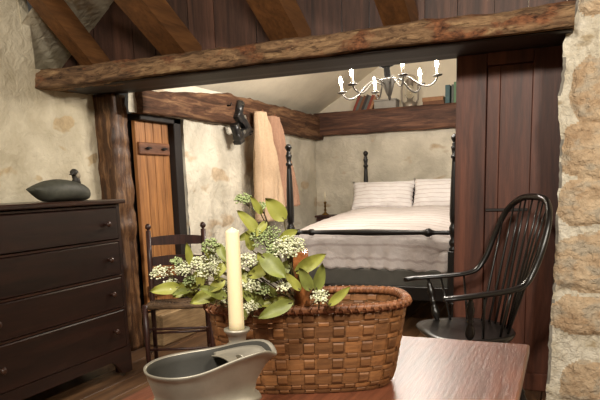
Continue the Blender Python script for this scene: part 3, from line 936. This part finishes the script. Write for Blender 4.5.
# ================================================================== CHANDELIER
CHC = Vector((-1.245, 4.6, 0))
ch = thing('chandelier', 'tin chandelier with six curved arms and lit candle bulbs over the bed', 'chandelier', CHC)
TL = Matrix.Rotation(radians(-5.5), 3, FW)
ch.rotation_euler = TL.to_euler()
ch.location = CHC + Vector((0, 0, 2.03)) - TL @ Vector((0, 0, 2.03)) + Vector((0, 0, -0.008))
g = G()
g.lathe([(.004, 1.80), (.012, 1.815), (.010, 1.825), (.018, 1.84), (.055, 1.945), (.060, 1.955), (.034, 1.962)], seg=18)
obj('cone_body', g, M['chand'], ch)
g = G()
g.lathe([(.034, 1.955), (.024, 1.97), (.022, 2.03), (.028, 2.035), (.052, 2.042), (.055, 2.05), (.014, 2.058), (.006, 2.065), (.006, 2.08)], seg=18)
obj('neck_and_cap', g, M['chand_dark'], ch)
for i in range(40):
    pass
g = G()
z = 2.085
k = 0
while z < 3.19:
    pts = []
    for q in range(10):
        a = 2*pi*q/10
        l = Vector((0.010*cos(a), 0, 0.018*sin(a)))
        if k % 2: l = Vector((0, l.x, l.z))
        pts.append(Vector((0, 0, z))+l)
    g.tube(pts, 0.0025, 5, closed=True)
    z += 0.030; k += 1
obj('chain', g, M['chand_dark'], ch)
RAD = 0.36
for i in range(6):
    a = radians(37+60*i) + radians(23.4)
    d = Vector((cos(a), sin(a), 0))
    pts = []
    for (r, z) in ((.045, 1.935), (.09, 1.965), (.14, 1.965), (.19, 1.925), (.24, 1.885), (.29, 1.87), (.33, 1.885), (.352, 1.91), (.36, 1.925)):
        pts.append(d*r+Vector((0, 0, z-0.015)))
    # smooth
    sp = []
    for q in range(len(pts)-1):
        p0 = pts[max(q-1, 0)]; p1 = pts[q]; p2 = pts[q+1]; p3 = pts[min(q+2, len(pts)-1)]
        for t in (0, .33, .66):
            sp.append(0.5*((2*p1)+(p2-p0)*t+(2*p0-5*p1+4*p2-p3)*t*t+(-p0+3*p1-3*p2+p3)*t**3))
    sp.append(pts[-1])
    g = G(); g.tube(sp, 0.0065, 8); arm = obj('arm', g, M['chand'], ch)
    c = d*RAD+Vector((0, 0, 1.91))
    g = G(); g.lathe([(.008, -.004), (.03, 0), (.036, .008), (.034, .010), (.012, .006), (.012, .02)], c, 16); obj('drip_pan', g, M['chand'], arm)
    g = G(); g.lathe([(.011, .006), (.011, .058), (.009, .06)], c, 12); obj('candle_sleeve', g, M['white_wax'], arm)
    g = G(); g.lathe([(.006, .058), (.012, .072), (.015, .084), (.012, .10), (.006, .115), (.001, .125)], c, 12); bl = obj('bulb', g, M['bulb'], arm)
    l = bpy.data.lights.new('bulb_light', 'POINT'); l.energy = BULB_W; l.color = BULB_COL; l.shadow_soft_size = 0.02
    lo = bpy.data.objects.new('bulb_light', l); COL.objects.link(lo); lo.parent = ch; lo.location = c+Vector((0, 0, 0.145))

# ================================================================== SHELF ITEMS
SZ = 2.04
def book(x, y, z, t, h, d, lean, m, label, group, flat=False):
    """one bound book: cover boards and page block"""
    root = thing('book', label, 'book', (x, y, z), 0, group)
    g = G()
    g.lohi((-t/2, -d, 0), (-t/2+0.003, 0, h), 0.001); g.lohi((t/2-0.003, -d, 0), (t/2, 0, h), 0.001)
    g.lohi((-t/2, -d-0.003, 0), (t/2, -d+0.001, h), 0.001)
    obj('cover', g, m, root)
    g = G(); g.lohi((-t/2+0.003, -d+0.001, 0.004), (t/2-0.003, -0.004, h-0.004)); obj('pages', g, M['paper'], root)
    root.rotation_euler = (0, lean, 0)
    return root
lb = ['book_red', 'book_grey', 'book_brown', 'book_dark', 'book_grey', 'book_red', 'book_tan']
LBL = ['reddish book', 'grey book', 'brown book', 'dark book', 'slate grey book', 'faded red book', 'tan book']
lx = -2.36
for i, m in enumerate(lb):
    t = 0.030+0.006*((i*3) % 3)
    h = 0.19-0.008*((i*2) % 3)
    book(lx, 7.36, SZ, t, h, 0.14, radians(24), M[m], LBL[i]+' leaning in the row at left end of shelf'+(', outermost' if i == 0 else ''), 'leaning books on the shelf')
    lx += (t+0.001)/cos(radians(24))
g = G(); g.lohi((-0.13, -0.09, 0), (0.13, 0.09, 0.085), 0.006)
bx = thing('small_box', 'plain grey box on the shelf behind the chandelier', 'box', (-1.97, 7.27, SZ))
obj('body', g, M['box'], bx)
g = G(); g.lohi((-0.135, -0.095, 0.086), (0.135, 0.095, 0.105), 0.004); obj('lid', g, M['box'], bx)
ln = thing('lantern', 'tin and glass oil lantern standing on the shelf behind the chandelier', 'lantern', (-1.71, 7.33, SZ))
g = G(); g.lathe([(.075, 0), (.08, .01), (.08, .05), (.06, .065), (.035, .075), (.035, .10), (.03, .10)], seg=20); obj('fuel_base', g, M['lantern'], ln)
g = G(); g.lathe([(.032, .10), (.055, .14), (.058, .18), (.04, .23), (.032, .25)], seg=20); obj('globe', g, M['glass'], ln)
g = G(); g.lathe([(.034, .25), (.04, .255), (.036, .29), (.045, .295), (.04, .32), (.012, .335)], seg=20); obj('chimney_cap', g, M['lantern'], ln)
for s_ in (-1, 1):
    g = G(); g.tube([(s_*0.075, 0, .05), (s_*0.095, 0, .09), (s_*0.098, 0, .2), (s_*0.085, 0, .27), (s_*0.04, 0, .30)], 0.011, 8); obj('side_tube', g, M['lantern'], ln)
g = G(); g.tube([(0.09*cos(a), 0, .24+0.13*sin(a)) for a in [pi*i/12 for i in range(13)]], 0.004, 6); obj('bail_handle', g, M['lantern'], ln)
for i, (m, zz, r, nm) in enumerate((('book_brown', 0, 0.05, 'brown book lying flat, lower of the two beside the lantern'), ('book_tan', 0.045, -0.06, 'tan book lying flat, upper of the two beside the lantern'))):
    root = thing('book', nm, 'book', (-1.42, 7.30, SZ+zz), r, 'flat books on the shelf')
    g = G(); g.lohi((-0.12, -0.08, 0), (0.12, 0.08, 0.003), .001); g.lohi((-0.12, -0.08, 0.041), (0.12, 0.08, 0.044), .001); g.lohi((-0.12, -0.083, 0), (0.12, -0.079, 0.044), .001)
    obj('cover', g, M[m], root)
    g = G(); g.lohi((-0.116, -0.079, 0.003), (0.116, 0.076, 0.041)); obj('pages', g, M['paper'], root)
lx = -1.255
for i, (m, nm) in enumerate((('book_teal', 'dark teal upright book beside the flat pair'), ('book_grey', 'slim grey upright book between teal and green ones'), ('book_green', 'green upright book near right end of shelf'), ('book_green', 'pale green upright book next to red one at shelf end'), ('book_red', 'red upright book at visible right end of shelf'), ('book_brown', 'brown upright book half hidden by the tall plank panel'))):
    t = (0.05, 0.024, 0.034, 0.03, 0.04, 0.04)[i]; h = (0.2, 0.2, 0.225, 0.22, 0.24, 0.2)[i]
    book(lx, 7.34, SZ, t, h, 0.15, 0, M[m], nm, 'upright books on the shelf'); lx += t+0.006

# ================================================================== TABLE
tb = thing('table', 'worn reddish brown wooden table in the foreground under the basket', 'table', (-0.475, 1.2, 0), radians(0))
g = G()
TX0, TX1, TY0, TY1 = -0.40, 0.40, -0.62, 0.545
nb = 1
for i in range(nb):
    a = TX0+(TX1-TX0)*i/nb; b_ = TX0+(TX1-TX0)*(i+1)/nb
    g.lohi((a, TY0, 0.722), (b_, TY1, 0.75), 0.004)
obj('tabletop', g, M['table'], tb)
g = G()
for a, b_ in (((-0.34, -0.55, 0.61), (0.34, -0.53, 0.72)), ((-0.34, 0.47, 0.61), (0.34, 0.49, 0.72)), ((-0.34, -0.55, 0.61), (-0.32, 0.49, 0.72)), ((0.32, -0.55, 0.61), (0.34, 0.49, 0.72))):
    g.lohi(a, b_, 0.002)
obj('apron', g, M['table'], tb)
for a in (-0.32, 0.32):
    for b_ in (-0.53, 0.47):
        g = G(); g.box((a, b_, 0.66), (0.055, 0.055, 0.12), 0.003)
        g.turned((a, b_, 0), (a, b_, 0.6), [(0, .014), (.1, .02), (.5, .026), (.9, .024), (.93, .03), (1, .028)], 14)
        obj('leg', g, M['table'], tb)

# ================================================================== WINDSOR CHAIR
wc = thing('windsor_armchair', 'black painted windsor armchair with spindle back beside the stone wall', 'chair', (-0.420, 3.17, 0), radians(-60))
def catmull(P, n=6):
    P = [Vector(p) for p in P]; out = []
    for q in range(len(P)-1):
        p0 = P[max(q-1, 0)]; p1 = P[q]; p2 = P[q+1]; p3 = P[min(q+2, len(P)-1)]
        for k in range(n):
            t = k/n
            out.append(0.5*((2*p1)+(p2-p0)*t+(2*p0-5*p1+4*p2-p3)*t*t+(-p0+3*p1-3*p2+p3)*t**3))
    out.append(P[-1]); return out
# seat: saddled shield
def seat_pt(a, r, up):
    x = 0.26*cos(a); y = 0.205*sin(a)
    if y < 0: x = 0.26*(abs(cos(a))**0.6)*(1 if cos(a) > 0 else -1); y = -0.26*abs(sin(a))**0.6
    x *= r; y *= r
    z = 0.45 if up else 0.415
    if up: z -= 0.016*(1-r**2)*(1.2-0.5*abs(x)/0.2)-0.006*(y < -0.12)*(1-min(1, abs(x)/0.08))
    return Vector((x, y, z))
g = G(); K = 40
rings = []
for r in (0.05, 0.3, 0.6, 0.85, 0.97): rings.append([seat_pt(2*pi*k/K, r, True) for k in range(K)])
rings.append([seat_pt(2*pi*k/K, 1.0, True)+Vector((0, 0, -0.010)) for k in range(K)])
for r in (0.93, 0.05): rings.append([seat_pt(2*pi*k/K, r, False) for k in range(K)])
g.rings(rings); obj('seat', g, M['chair_black'], wc)
HP = [(-0.30, -0.26, 0.665), (-0.315, -0.20, 0.67), (-0.30, -0.08, 0.675), (-0.285, 0.06, 0.685), (-0.278, 0.14, 0.71), (-0.272, 0.19, 0.78), (-0.265, 0.235, 0.90), (-0.228, 0.275, 1.02), (-0.135, 0.305, 1.09), (0, 0.31, 1.105)]
HPf = HP + [(-x, y, z) for (x, y, z) in reversed(HP[:-1])]
cp = catmull(HPf, 6)
rad = []
for p in cp: rad.append(0.021 if p.z < 0.69 else 0.0145+0.004*max(0, (0.8-p.z)/0.1 if p.z < 0.8 else 0))
rad[0] = rad[-1] = 0.012
g = G()
# arms flat and wide, bow round
pts = cp
g2rings = []
n = len(pts); prev = None
for i, p in enumerate(pts):
    t = (pts[min(i+1, n-1)]-pts[max(i-1, 0)]).normalized()
    k = min(1, max(0, (p.z-0.685)/0.05))
    up = Vector((0, 0, 1)) if abs(t.z) < 0.95 else Vector((0, 1, 0))
    u = Vector((0, -0.3, 1)); u = Vector((0, -1*k, 1-k*0.9))
    u = (u-t*u.dot(t)).normalized(); v = t.cross(u)
    hu = 0.012*(1-k)+0.015*k; hv = 0.028*(1-k)+0.017*k
    if i in (0, n-1): hv *= 0.6
    g2rings.append([p+u*(hu*cos(2*pi*q/12))+v*(hv*sin(2*pi*q/12)) for q in range(12)])
g.rings(g2rings); obj('arm_bow', g, M['chair_black'], wc)
# spindles
def bow_at(x, lower=False):
    best = min((p for p in cp if p.z > 0.70), key=lambda p: abs(p.x-x)); return best
for i in range(9):
    t = -1+2*i/8
    xs_ = 0.155*t; ys_ = 0.175-0.055*t*t
    xt = 0.235*t
    b = bow_at(xt)
    g = G(); p0 = Vector((xs_, ys_, 0.435))
    g.tube([p0, p0.lerp(b, 0.3), p0.lerp(b, 0.7), b], [0.006, 0.0075, 0.006, 0.0045], 8); obj('spindle', g, M['chair_black'], wc)
for s_ in (-1, 1):
    for (xa, ya, xb, yb) in ((0.215, -0.03, 0.295, -0.06), (0.20, 0.06, 0.285, 0.07)):
        g = G(); g.tube([(s_*xa, ya, 0.435), (s_*xb, yb, 0.675)], [0.007, 0.006], 8); obj('arm_spindle', g, M['chair_black'], wc)
    g = G(); g.turned((s_*0.225, -0.10, 0.44), (s_*0.30, -0.13, 0.668), [(0, .010), (.06, .012), (.12, .021), (.2, .024), (.32, .018), (.42, .010), (.46, .018), (.5, .010), (.6, .016), (.72, .021), (.82, .014), (.86, .017), (.9, .010), (1, .010)], 14)
    obj('arm_post', g, M['chair_black'], wc)
feet = {}
for sx in (-1, 1):
    for sy in (-1, 1):
        a = Vector((sx*0.15, sy*0.12-0.01, 0.42)); b = Vector((sx*0.235, sy*0.22, 0))
        g = G(); g.turned(b, a, [(0, .010), (.12, .013), (.28, .017), (.36, .013), (.38, .02), (.42, .013), (.5, .018), (.7, .021), (.84, .012), (.88, .019), (.92, .012), (1, .011)], 12)
        obj('leg', g, M['chair_black'], wc); feet[(sx, sy)] = b.lerp(a, 0.36)
for sx in (-1, 1):
    g = G(); g.tube([feet[(sx, -1)], (feet[(sx, -1)]+feet[(sx, 1)])/2, feet[(sx, 1)]], [.008, .014, .008], 10); obj('stretcher', g, M['chair_black'], wc)
g = G(); a = (feet[(-1, -1)]+feet[(-1, 1)])/2; b = (feet[(1, -1)]+feet[(1, 1)])/2
g.tube([a, a.lerp(b, .5), b], [.008, .014, .008], 10); obj('stretcher', g, M['chair_black'], wc)

# ================================================================== BASKET
BC = Vector((-0.535, 1.275, 0.7505)); BROT = radians(23.4)
bk = thing('woven_basket', 'woven splint market basket with wooden handle holding flowers on the table', 'basket', BC, BROT)
BA, BB, BH = 0.222, 0.122, 0.19
def path(t, s, n=3.2, off=0.0):
    a = 2*pi*t
    ca, sa = cos(a), sin(a)
    x = (abs(ca)**(2/n))*(1 if ca > 0 else -1); y = (abs(sa)**(2/n))*(1 if sa > 0 else -1)
    p = Vector((x*(BA*s[0]+off), y*(BB*s[1]+off), 0)); return p
# arc-length table
def arc_table(s, n=3.2, K=720):
    pts = [path(i/K, s, n) for i in range(K+1)]; L = [0]
    for a, b in zip(pts[:-1], pts[1:]): L.append(L[-1]+(b-a).length)
    return L
AT = arc_table((1, 1))
def tat(f):
    f = (f % 1.0)*AT[-1]; lo, hi = 0, len(AT)-1
    while hi-lo > 1:
        m = (lo+hi)//2
        if AT[m] <= f: lo = m
        else: hi = m
    return (lo+(f-AT[lo])/(AT[hi]-AT[lo]))/(len(AT)-1)
def bscale(h):                      # flare with height
    k = 0.85+0.15*(h/BH)**0.8
    b = 0.0
    if h < 0.02: k -= 0.03*(1-h/0.02)
    return (k, k-0.01)
NS = 36
heights = [.010, .011, .024, .010, .024, .010, .025, .010, .024, .010, .017, .010]
tot = sum(heights); heights = [h*BH/tot for h in heights]
def wav(f, r): return tanh(2.2*cos(pi*(f*NS+r)))
def strip(g, front, n, thick=0.0015, closed=True):
    """closed band from fn(i)->(lo,hi,outward)"""
    R = []
    for i in range(n):
        lo, hi, o = front(i)
        R.append([lo+o*thick, hi+o*thick, hi-o*thick, lo-o*thick])
    R.append(R[0]) if closed else None
    V = g.rings(R, True, not closed, False)
    if closed: bmesh.ops.remove_doubles(g.bm, verts=V[0]+V[-1], dist=1e-6)
def bpt(f, h, off=0.0):
    t = tat(f); s = bscale(h)
    p = path(t, s); q = path(tat(f+0.002), s); q0 = path(tat(f-0.002), s)
    tg = (q-q0).normalized(); o = Vector((tg.y, -tg.x, 0))
    return p+o*off+Vector((0, 0, h)), o
g = G(); z = 0.0
RES = 6
rowz = []
for r, hh in enumerate(heights):
    z0, z1 = z+0.0008, z+hh-0.0008; z += hh; rowz.append((z0, z1))
    # per-row band split so every stretch between stakes is its own splint piece for tone
    for k in range(0, NS, 2):
        f0 = (k+(r % 2)-0.5+0.5*0)/NS
        R = []
        for i in range(2*RES+1):
            f = f0+(i/(2*RES))*2/NS
            off = 0.0019*wav(f, r)
            lo, o = bpt(f, z0, off); hi, _ = bpt(f, z1, off)
            R.append([lo+o*0.0007, (lo+hi)/2+o*0.0012, hi+o*0.0007, hi-o*0.0007, lo-o*0.0007])
        g.rings(R, True, True, False)
obj('woven_weavers', g, M['basket'], bk)
g = G()
for k in range(NS):
    R = []
    f = k/NS
    for r, (z0, z1) in enumerate(rowz):
        off = -0.0019*tanh(2.2*cos(pi*(k+r)))
        for zz in (z0+(z1-z0)*0.2, z0+(z1-z0)*0.8):
            a, o = bpt(f-0.34/NS, zz, off); b, _ = bpt(f+0.34/NS, zz, off)
            R.append([a+o*0.001, b+o*0.001, b-o*0.001, a-o*0.001])
    g.rings(R, True, True, False)
obj('woven_stakes', g, M['basket'], bk)
g = G()
R0 = [bpt(i/72, 0.003)[0] for i in range(72)]
R1 = [bpt(i/72, 0.0)[0] for i in range(72)]
g.rings([[p*1.0 for p in R1], R0])
obj('base', g, M['basket'], bk)
g = G()
for off in (0.0055, -0.0055):
    R = []
    for i in range(120):
        p, o = bpt(i/120, BH, off)
        R.append([p+o*0.0035*cos(2*pi*q/8)+Vector((0, 0, 0.008*sin(2*pi*q/8))) for q in range(8)])
    R.append(R[0]); V = g.rings(R, True, False); bmesh.ops.remove_doubles(g.bm, verts=V[0]+V[-1], dist=1e-6)
for k in range(NS*2):               # lashing wrapped diagonally over the rim
    f = (k+0.3)/(NS*2)
    pts = []
    for q in range(9):
        a = 2*pi*q/8
        ff = f+0.008*(0.5-abs(q/8-0.5)*2)*1.0+0.004*q/8
        p, o = bpt(ff, BH, 0.0)
        pts.append(p+o*0.0105*cos(a)+Vector((0, 0, 0.0092*sin(a))))
    g.tube(pts, 0.0040, 6, flat=0.3)
obj('rim', g, M['basket_rim'], bk)
g = G()
R = []
hx = -0.012
for i in range(41):
    a = pi*i/40
    c_, s_ = cos(a), sin(a)
    y = -(BB+0.0)*(abs(c_)**0.62)*(1 if c_ > 0 else -1); zz = BH-0.03+0.142*(s_**0.62)
    # outward normal
    t = Vector((0, y, zz-BH+0.03)); o = Vector((0, t.y/BB**2, t.z/0.142**2+1e-5)).normalized()
    P = Vector((hx, y*0.93, zz))
    R.append([P+Vector((-0.0165, 0, 0))+o*0.003, P+Vector((0.0165, 0, 0))+o*0.003, P+Vector((0.0165, 0, 0))-o*0.003, P+Vector((-0.0165, 0, 0))-o*0.003])
g.rings(R, True, True, True)
obj('handle', g, M['handle'], bk)

# ================================================================== FLOWER SPRAYS IN THE BASKET
def leaf_mesh(g, base, tip, wpx, face=None, curl=0.15, fold=0.25):
    base, tip = Vector(base), Vector(tip); d = tip-base; L = d.length; d.normalize()
    view = face or (CAM-(base+tip)/2).normalized()
    nrm = (view-d*view.dot(d)).normalized(); s = d.cross(nrm)
    def fn(u, v):
        t = v; wv = wpx*1.9*(t+0.02)**0.62*(1-t)**0.85
        if t >= 0.999: wv = 0
        a = 2*u-1
        return base+d*(L*t)+s*(wv*a)+nrm*(fold*wpx*abs(a)-curl*L*t*t+0.03*L*sin(8*t)*a)
    g.sheet(fn, 4, 9)
def umbel(g, c, r, n, seedv, size=0.0030, up=None):
    rnd = random.Random(seedv); c = Vector(c)
    up = up or Vector((0.1, -0.5, 0.85)).normalized()
    for i in range(n):
        while True:
            v = Vector((rnd.uniform(-1, 1), rnd.uniform(-1, 1), rnd.uniform(-1, 1)))
            if 0.2 < v.length < 1: break
        v = v.normalized()*rnd.uniform(0.4, 1.12)
        if v.dot(up) < -0.2: v = -v
        v = v - up*(v.dot(up))*0.45
        s = size*rnd.uniform(0.7, 1.25)
        g.ball(c+v*r, (s, s, s*0.8), 5)
def umbel_stalks(g, c, base, r, seedv):
    rnd = random.Random(seedv); c = Vector(c); base = Vector(base)
    for i in range(9):
        v = Vector((rnd.uniform(-1, 1), rnd.uniform(-1, 1), rnd.uniform(-0.2, 1)))*r*0.75
        g.tube([base, base.lerp(c+v, 0.5)+Vector((0, 0, 0.002)), c+v], 0.0007, 4)

sprays = [
 # label, root (px,py,dist), depth, leaves [(bx,by,tx,ty,width_px,dark)], clusters [(x,y,rpx,n,bud)]
 ('flower_spray', 'leafy white flower spray reaching farthest left, over the brown chair', (292, 318), 1.30, 1.30,
  [(180, 287, 150, 291, 8, 0), (200, 281, 173, 297, 9, 0), (191, 266, 187, 243, 5, 0), (198, 297, 176, 283, 8, 0), (204, 270, 190, 282, 6, 0), (190, 290, 172, 294, 5, 1)],
  [(160, 273, 9, 60, 0), (171, 285, 8, 50, 0), (182, 270, 11, 80, 0), (190, 281, 7, 40, 1), (176, 262, 6, 30, 1)]),
 ('flower_spray', 'leafy flower spray just left of the ivory candle', (294, 318), 1.24, 1.22,
  [(200, 287, 206, 256, 9, 0), (222, 289, 190, 303, 10, 0), (214, 262, 203, 247, 6, 0), (226, 298, 199, 286, 8, 1), (226, 262, 214, 280, 6, 0), (224, 280, 208, 292, 7, 0), (218, 244, 226, 262, 6, 1)],
  [(207, 272, 11, 80, 0), (219, 254, 12, 90, 0), (221, 289, 9, 60, 0), (210, 246, 9, 50, 1), (214, 264, 9, 60, 0), (200, 262, 8, 50, 0), (215, 300, 8, 50, 0)]),
 ('flower_spray', 'tall flower spray with green buds, topmost above the candle', (298, 318), 1.30, 1.34,
  [(257, 232, 238, 210, 8, 0), (261, 214, 251, 196, 5, 0), (284, 220, 266, 198, 11, 0), (262, 230, 236, 240, 6, 0), (280, 240, 298, 230, 7, 0), (252, 250, 246, 232, 6, 0), (276, 250, 262, 262, 7, 1), (266, 222, 256, 236, 5, 0)],
  [(243, 200, 8, 70, 1), (260, 208, 7, 60, 1), (266, 238, 15, 130, 1)]),
 ('flower_spray', 'flower spray with full cream head in middle of the bouquet', (300, 318), 1.27, 1.24,
  [(262, 256, 286, 278, 12, 1), (293, 303, 256, 303, 8, 0), (272, 280, 258, 252, 9, 0), (290, 262, 270, 283, 8, 1), (248, 280, 262, 262, 6, 0), (240, 270, 252, 292, 7, 0), (276, 296, 262, 284, 6, 1), (300, 290, 284, 272, 6, 0)],
  [(289, 249, 16, 180, 0), (247, 262, 11, 80, 0), (252, 286, 9, 60, 0), (275, 250, 9, 60, 1), (262, 270, 8, 50, 0), (284, 288, 7, 40, 0)]),
 ('flower_spray', 'short spray with drooping leaves right of the basket handle', (312, 318), 1.30, 1.27,
  [(296, 272, 326, 254, 9, 0), (316, 290, 323, 264, 8, 1), (329, 305, 350, 287, 6, 0), (310, 290, 300, 268, 8, 1)],
  [(320, 297, 9, 70, 0)]),
 ('flower_spray', 'low spray spilling over the front rim of basket behind the candle', (280, 318), 1.20, 1.225,
  [(292, 302, 258, 318, 9, 1), (262, 306, 240, 288, 9, 1), (240, 300, 232, 276, 8, 0), (246, 318, 228, 306, 8, 1), (250, 276, 272, 266, 8, 0)],
  [(249, 308, 9, 70, 0), (235, 283, 8, 60, 0), (262, 290, 8, 60, 1), (224, 300, 7, 50, 0)]),
]
for si, (nm, label, rt_, d0, d1, leaves, cl) in enumerate(sprays):
    root = thing(nm, label, 'flower', (0, 0, 0), 0, 'flower sprays in the basket')
    base = Vector(BC)+Matrix.Rotation(BROT, 3, 'Z') @ Vector((-0.03+0.018*si-0.02, 0.02*(si % 3-1), 0.03))
    hub = atd(rt_[0]-6*si % 9, 300, 1.37)
    gs = G(); rnd = random.Random(si)
    for ci, (x, y, r, n, bud) in enumerate(cl):
        d = d1+rnd.uniform(-0.02, 0.02)
        c = atd(x, y, d); rm = r*d/FPX
        st = atd(x+(rt_[0]-x)*0.12, y+r*0.9, d)
        mid = base.lerp(st, 0.5)+Vector((0, 0, 0.035+0.01*ci))
        gs.tube(catmull([base, base.lerp(hub, 0.7), mid.lerp(hub, 0.2), st], 5), 0.0017, 6)
        umbel_stalks(gs, c, st, rm, si*10+ci)
        g = G(); umbel(g, c, rm*1.05, int(n*1.9), si*31+ci, 0.0023)
        obj('blossom_head', g, M['bud'] if bud else M['blossom'], root)
    for li, (bx_, by_, tx_, ty_, wp, dark) in enumerate(leaves):
        d = d1+rnd.uniform(-0.025, 0.015)
        b0, t0 = atd(bx_, by_, d+0.01), atd(tx_, ty_, d-0.015)
        g = G()
        view = (CAM-b0).normalized()+Vector((rnd.uniform(-.4, .4), rnd.uniform(-.3, .3), rnd.uniform(0, .6)))
        leaf_mesh(g, b0, t0, 1.1*wp*d/FPX, view.normalized(), 0.12)
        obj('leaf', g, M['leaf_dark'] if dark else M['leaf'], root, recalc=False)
        gs.tube(catmull([base, base.lerp(hub, 0.8), b0.lerp(hub, 0.35)+Vector((0, 0, .006)), b0, b0.lerp(t0, 0.1)], 4), 0.0014, 5)
    obj('stem', gs, M['stem'], root)

# ================================================================== CANDLESTICK
CB = Vector((-0.560, 0.989, 0.75))
ck = thing('candlestick', 'pewter candlestick holding a tall ivory candle in front of the basket', 'candlestick', CB)
g = G(); g.lathe([(.052, 0), (.054, .004), (.05, .008), (.03, .014), (.016, .03), (.012, .05), (.018, .06), (.012, .07), (.014, .09), (.020, .105), (.013, .12), (.016, .128), (.023, .136), (.025, .146), (.021, .156), (.016, .160), (.0165, .168), (.019, .176), (.0245, .182), (.0245, .186), (.016, .186), (.016, .172), (.002, .17)], seg=28)
obj('stick', g, M['pewter'], ck)
candle_top = aty(232, 229, 0.985).z-0.75
g = G(); g.lathe([(.0145, .172), (.0143, .2), (.0130, candle_top-0.007), (.0115, candle_top-0.003), (.003, candle_top+.001), (.001, candle_top+.003)], seg=24)
cd = obj('candle', g, M['candle'], ck)

# ================================================================== PEWTER PITCHER
PC = atd(194, 366, 0.95)
pt = thing('pewter_pitcher', 'dull pewter pitcher with broad curved spout at front of the table', 'pitcher', (PC.x, PC.y, 0.75), radians(23.4))
zr = PC.z-0.75
def plan(a, k, r0):       # k = spout strength, r0 = bowl radius
    ca = cos(a); c2 = max(0, ca)
    if a > pi: a_ = 2*pi-a
    else: a_ = a
    sp = math.exp(-(a_/0.52)**2)
    r = r0*(1+0.0*ca)+k*0.044*sp
    # shoulder that carries the rim out to the spout
    r += k*0.008*math.exp(-(a_/0.95)**2)
    return r
def rimz(a):
    a_ = min(a, 2*pi-a)
    return 0.030*math.exp(-(a_/1.05)**2) - 0.018*math.exp(-(a_/0.18)**2)*0.9
K = 96
prof = [(-zr, .078, 0, 0), (-zr+.004, .082, 0, 0), (-zr+.012, .080, 0, 0), (-zr+.03, .070, 0, 0), (-.105, .066, 0, 0), (-.075, .074, 0.0, 0), (-.068, .068, 0.2, 0),
        (-.060, .064, 0.62, .1), (-.055, .0665, 0.70, .1), (-.050, .065, 0.68, .1), (-.046, .061, 0.60, .15), (-.030, .066, 0.58, .4), (-.012, .0715, 0.75, .8), (-.004, .0725, 0.92, .95), (-.001, .0755, 1.0, 1), (.0025, .076, 1.02, 1), (.0035, .0745, 1.0, 1), (.001, .0715, .97, 1), (-.010, .069, .78, .8), (-.03, .064, .45, .4), (-.05, .056, .2, .1), (-.058, .03, 0, 0), (-.06, .004, 0, 0)]
g = G(); R = []
for (dz, r0, k, rz_) in prof:
    R.append([Vector((plan(a, k, r0)*cos(a), plan(a, k, r0)*sin(a), zr+dz+rimz(a)*rz_)) for a in [2*pi*i/K for i in range(K)]])
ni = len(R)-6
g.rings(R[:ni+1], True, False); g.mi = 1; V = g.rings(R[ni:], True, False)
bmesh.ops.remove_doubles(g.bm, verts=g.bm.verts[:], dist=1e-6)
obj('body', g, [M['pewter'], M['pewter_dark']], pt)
g = G()
# half cover over the spout side with a scalloped opening
def cover(u, v):
    a = -1.25+2.5*u
    aa = a % (2*pi)
    ro = plan(aa, 0.90, 0.0695)
    P1 = Vector((ro*cos(a), ro*sin(a), zr-0.004+rimz(aa)*0.93))
    # inner edge: scalloped line across the bowl
    yy = ro*sin(a)*0.93
    xin = 0.058-0.038*min(1, max(0, yy/0.05))**1.3+0.003*(yy < 0)
    P0 = Vector((min(xin, P1.x-0.001), yy, zr-0.004+rimz(aa)*0.3))
    p = P0.lerp(P1, v); p.z -= 0.006*sin(pi*v)
    return p
gr = g.sheet(cover, 30, 10)
o = obj('spout_cover', g, M['pewter'], pt)
md = o.modifiers.new('t', 'SOLIDIFY'); md.thickness = 0.0022; md.offset = 0
g = G()
g.tube(catmull([(0.070, 0.014, zr+0.004), (0.068, 0.006, zr+0.012), (0.074, 0.000, zr+0.014), (0.083, -0.004, zr+0.006)], 4), [0.002]+[0.0035]*10+[0.002, 0.001], 8, flat=0.5)
obj('thumb_lift', g, M['pewter'], pt)
